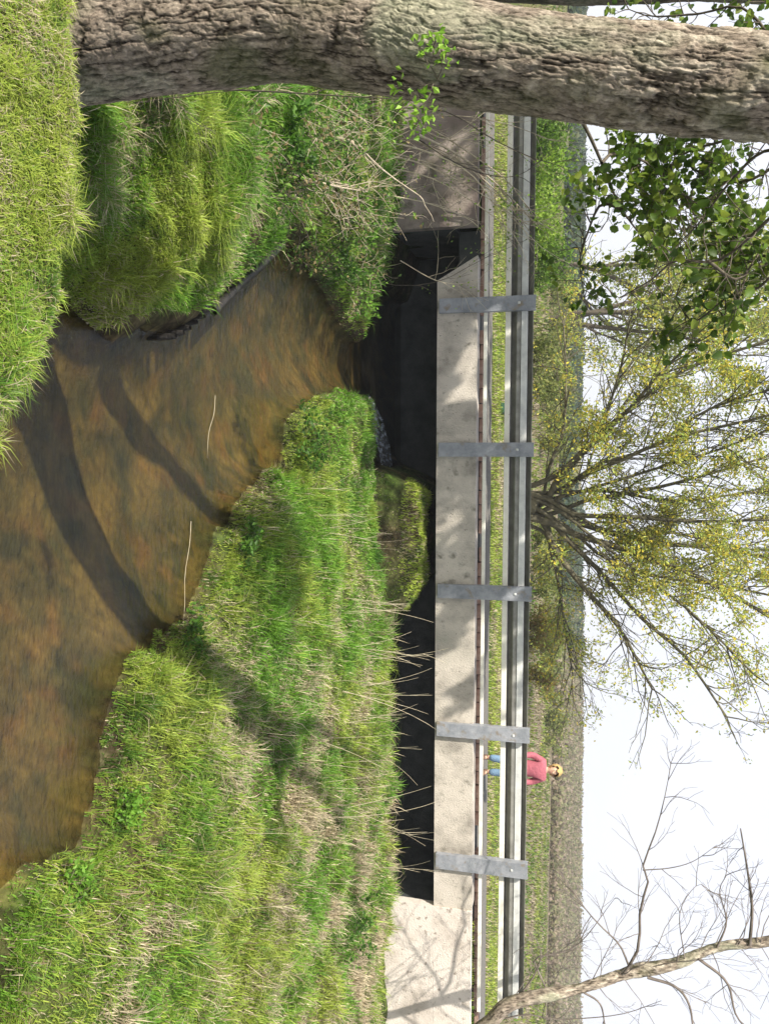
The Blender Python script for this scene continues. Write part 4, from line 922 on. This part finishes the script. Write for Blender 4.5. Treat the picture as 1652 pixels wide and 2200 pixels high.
for k, (lab, x, y, n_, cs, sz) in enumerate([('dark leafy herb clump at the tip of the green spit', 640, 960, 420, dkg, .05), ('small-leaved herb clump at the spit end by the opening', 700, 880, 320, mdg, .045), ('dark herbs overhanging the water midway along the right bank', 520, 1165, 360, dkg, .045),
        ('lone herb clump where the water edge bends', 400, 1370, 300, dkg, .04), ('bright green herb clump low on the right bank', 260, 1740, 420, mdg, .04), ('herb clump by the mud at the bottom water edge', 130, 1900, 260, mdg, .04), 
        ('nettles below the shaded left wall', 720, 300, 420, dkg, .06), ('nettles under the sapling by the dark opening', 745, 470, 420, mdg, .055), ('broad clump of nettles on the left slope beneath the dead branch', 600, 300, 420, dkg, .06),
        ('dark clump beside the timber edging', 700, 560, 380, dkg, .055), ('low herb clump under the corner of the bridge opening', 750, 620, 300, mdg, .05), ('fern-like herb in front of the pale right wall', 740, 1990, 320, dkg, .05)]):
    herb(lab, x, y, n_, cs, sz, 500+k, .34 if x > 550 else .2, .34 if x > 550 else .16)

def spot(x, y):
    d = ray(x, y); ts = np.linspace(2.4, 11.2, 400); Q = CAM+d*ts[:, None]; hh = height(Q[:, 0], Q[:, 1]); m_ = Q[:, 2] < hh
    return Q[np.argmax(m_)] if m_.any() else None
for k, (lab, x, y, w_, h_) in enumerate([('tangled bramble with pale stems below the left wall', 640, 270, .5, .5), ('tangled brush of bleached twigs beside the wall, nearest the opening', 730, 420, .5, .6), ('low bramble tangle on the left slope behind the trunk', 480, 290, .4, .35),
        ('dead weed tangle at the edge of the dark water by the opening', 700, 500, .5, .4), ('tall brush hiding the foot of the left wall beside the trunk', 700, 250, .6, .7), ('brush tangle in the middle of the left slope', 590, 400, .4, .4), ('overhanging brown brush above the dark pool', 735, 590, .4, .35), ('dark brush right above the timber edging', 640, 520, .35, .3)]):
    q = spot(x, y)
    if q is None: print('no spot', lab); continue
    t = empty('bramble', tuple(q)); tag(t, lab, 'bramble', 'brambles on the left bank'); rs = random.Random(700+k); rg = np.random.default_rng(700+k); paths = []; tips = []
    for j in range(16):
        d = np.array([rs.gauss(0, .7), rs.gauss(0, .5), 1.0]); st_ = q+np.array([rs.gauss(0, w_*.35), rs.gauss(0, w_*.3), -.03])
        grow(st_, d, h_*rs.uniform(.7, 1.5), .005, 1, 4, paths, tips, .7, -.06, .16, .6, 6, .2, rs, .0016)
    V, Fq = to_mesh_paths(paths, lambda r: 4); child('stems', mesh_np('stems', V, Fq, M_deadwood if k % 2 == 0 or k == 1 else M_twig, True, link=False), t)['kind'] = 'stuff'
    pos = scatter_on(tips, 420, .04, rg); V, Ft, C = leaves(pos, .045, [(.10, .20, .03), (.20, .34, .05), (.06, .13, .02), (.28, .22, .10)], .6, seed=700+k)
    child('foliage', mesh_np('foliage', V, Ft, M_leaf, False, C, link=False), t)['kind'] = 'stuff'

# ---------------------------------------------------------------- child in pink standing on the path behind the rail
def skin_obj(name, verts, edges, radii, mat, parent, sub=2, root=0):
    me = bpy.data.meshes.new(name); me.from_pydata([tuple(v) for v in verts], edges, []); me.materials.append(mat)
    o = bpy.data.objects.new(name, me); col.objects.link(o); o.parent = parent
    md = o.modifiers.new('skin', 'SKIN'); md.use_smooth_shade = True
    if not me.skin_vertices: me.skin_vertices.new()
    sv = me.skin_vertices[0].data
    for k, r_ in enumerate(radii): sv[k].radius = (r_, r_) if not isinstance(r_, tuple) else r_; sv[k].use_root = (k == root)
    ss = o.modifiers.new('sub', 'SUBSURF'); ss.levels = sub; ss.render_levels = sub
    return o
M_skin = plain('skin', (.60, .38, .26)); M_pink = plain('pink_jacket', (.42, .12, .15), bump=.6, bscale=25); M_jeans = plain('blue_trousers', (.20, .32, .46), bump=.4); M_hair = plain('blond_hair', (.48, .33, .13), bscale=120)
M_boot = plain('brown_boots', (.16, .10, .07)); M_eye = plain('eye_dark', (.03, .02, .02)); M_lip = plain('lip', (.5, .2, .18))
sc_ = s_at(1100, 1660); cp = BP(sc_*1.09, 1.05, .004)
pe = empty('person', tuple(cp), R(2)); tag(pe, 'blond child in a pink jacket and blue trousers standing behind the rail', 'person')
H_ = 1.26
jt = {'pel': (0, 0, .60), 'wai': (0, .01, .72), 'che': (0, 0, .90), 'neck': (0, 0, 1.015), 'head': (0, -.01, 1.10), 'top': (0, -.005, 1.185)}
def Lm(s): return {'hip': (s*.075, 0, .575), 'kn': (s*.105, -.02, .32), 'an': (s*.115, .01, .07), 'to': (s*.13, -.10, .03), 'sh': (s*.135, 0, .945), 'el': (s*.215, .02, .77), 'wr': (s*.205, -.07, .625), 'ha': (s*.195, -.09, .575)}
vs = [jt[k] for k in ('pel', 'wai', 'che', 'neck', 'head', 'top')]; rr_ = [.085, .08, .095, .038, .078, .055]; ed = [(0,1),(1,2),(2,3),(3,4),(4,5)]
for s in (-1, 1):
    L_ = Lm(s); b_ = len(vs)
    vs += [L_['hip'], L_['kn'], L_['an'], L_['to']]; rr_ += [.062, .045, .032, .028]; ed += [(0, b_), (b_, b_+1), (b_+1, b_+2), (b_+2, b_+3)]
    b_ = len(vs); vs += [L_['sh'], L_['el'], L_['wr'], L_['ha']]; rr_ += [.042, .032, .022, .024]; ed += [(2, b_), (b_, b_+1), (b_+1, b_+2), (b_+2, b_+3)]
    for f in range(5):
        q = np.array(L_['ha']); fx = (f-2)*.011; ln = [.03, .042, .046, .042, .034][f]
        b2_ = len(vs); vs += [tuple(q+[fx*s, -.015, -.018]), tuple(q+[fx*s*1.2, -.025, -.018-ln])]; rr_ += [.007, .005]; ed += [(b_+3, b2_), (b2_, b2_+1)]
skin_obj('body', vs, ed, rr_, M_skin, pe)
vs = [(0, 0, .56), (0, .01, .66), (0, 0, .80), (0, 0, .92), (0, 0, 1.0)]; rr_ = [(.145, .11), (.14, .11), (.135, .11), (.12, .095), .055]; ed = [(0,1),(1,2),(2,3),(3,4)]
for s in (-1, 1):
    L_ = Lm(s); b_ = len(vs); vs += [L_['sh'], L_['el'], L_['wr']]; rr_ += [.062, .055, .043]; ed += [(3, b_), (b_, b_+1), (b_+1, b_+2)]
skin_obj('jacket', vs, ed, rr_, M_pink, pe)
vs = [(0, 0, .585)]; rr_ = [.10]; ed = []
for s in (-1, 1):
    L_ = Lm(s); b_ = len(vs); vs += [L_['hip'], L_['kn'], (s*.115, 0, .11)]; rr_ += [.082, .062, .055]; ed += [(0, b_), (b_, b_+1), (b_+1, b_+2)]
skin_obj('trousers', vs, ed, rr_, M_jeans, pe)
for s in (-1, 1): skin_obj('boot', [(s*.115, .015, .12), (s*.115, .01, .045), (s*.122, -.06, .035), (s*.13, -.12, .03)], [(0,1),(1,2),(2,3)], [.045, .045, .04, .03], M_boot, pe)
def blob(name, c, r_, mat, par, sq=(1, 1, 1), cut=None):
    bm = bmesh.new(); bmesh.ops.create_icosphere(bm, subdivisions=3, radius=1)
    for v in bm.verts:
        n_ = 1+.05*math.sin(v.co.x*9+v.co.z*14); v.co = Vector((c[0]+v.co.x*r_*sq[0]*n_, c[1]+v.co.y*r_*sq[1]*n_, c[2]+v.co.z*r_*sq[2]*n_))
    if cut: bmesh.ops.delete(bm, geom=[v for v in bm.verts if cut(v.co)], context='VERTS')
    me = bpy.data.meshes.new(name); bm.to_mesh(me); bm.free(); me.materials.append(mat)
    for f in me.polygons: f.use_smooth = True
    return link_obj(name, me, par)
hr = blob('hair', (0, .012, 1.135), .1, M_hair, pe, (1, 1.02, 1.12), cut=lambda c: c.y < -.055 and c.z < 1.165)
for s in (-1, 1): blob('eye', (s*.03, -.080, 1.12), .006, M_eye, pe); blob('ear', (s*.082, .0, 1.10), .02, M_skin, pe, (.5, .8, 1.2))
blob('nose', (0, -.093, 1.10), .011, M_skin, pe); blob('mouth', (0, -.083, 1.072), .012, M_lip, pe, (1.4, .4, .4))

# small red and white marker and green bin far out in the field (seen between the rails)
q = PY(1052, 842, 16.0); zq = -.03
rm = empty('red_toy_cart', (q[0], 16, zq)); tag(rm, 'small red and pale object lying in the grass between the rails', 'cart')
link_obj('tub', bevel_box('tub', (-.16, .16, -.1, .1, .06, .24), plain('red_plastic', (.42, .07, .04), .4), .03, 3), rm)
link_obj('rim', bevel_box('rim', (-.18, .18, -.12, .12, .242, .27), plain('pale_plastic', (.6, .45, .38), .4), .012, 2), rm)
for sx in (-1, 1):
    for sy in (-1, 1):
        bm = bmesh.new(); bmesh.ops.create_cone(bm, segments=14, radius1=.05, radius2=.05, depth=.03, cap_ends=True); bmesh.ops.rotate(bm, verts=bm.verts, matrix=Matrix.Rotation(R(90), 3, 'X')); bmesh.ops.translate(bm, verts=bm.verts, vec=(sx*.11, sy*.12, .05))
        me = bpy.data.meshes.new('wheel'); bm.to_mesh(me); bm.free(); me.materials.append(M_wetwood); link_obj('wheel', me, rm)
q = PY(1052, 878, 15.2); gb = empty('green_crate', (q[0], 15.2, -.03)); tag(gb, 'dark green crate in the grass, right of the small red object', 'crate')
mg = plain('green_plastic', (.04, .11, .07), .5)
for (x0, x1, y0, y1) in ((-.09, .09, -.15, -.135), (-.09, .09, .135, .15), (-.09, -.075, -.134, .134), (.075, .09, -.134, .134)):
    link_obj('side', bevel_box('side', (x0, x1, y0, y1, .0, .3), mg, .004, 1), gb)
link_obj('floor', bevel_box('floor', (-.074, .074, -.133, .133, .01, .02), mg, .003, 1), gb)

# ---------------------------------------------------------------- thin spring haze
mt, n, l = newmat('haze_air'); out = n.new('ShaderNodeOutputMaterial'); pv = n.new('ShaderNodeVolumePrincipled')
pv.inputs['Color'].default_value = (.93, .96, 1, 1); pv.inputs['Density'].default_value = .0010; l.new(pv.outputs[0], out.inputs['Volume'])
V, Fq = boxes([(-520, 520, -310, 925, -3, 16)])
hz_ = mesh_np('haze', V, Fq, mt); tag(hz_, 'thin pale haze in the air over the field', kind='stuff')
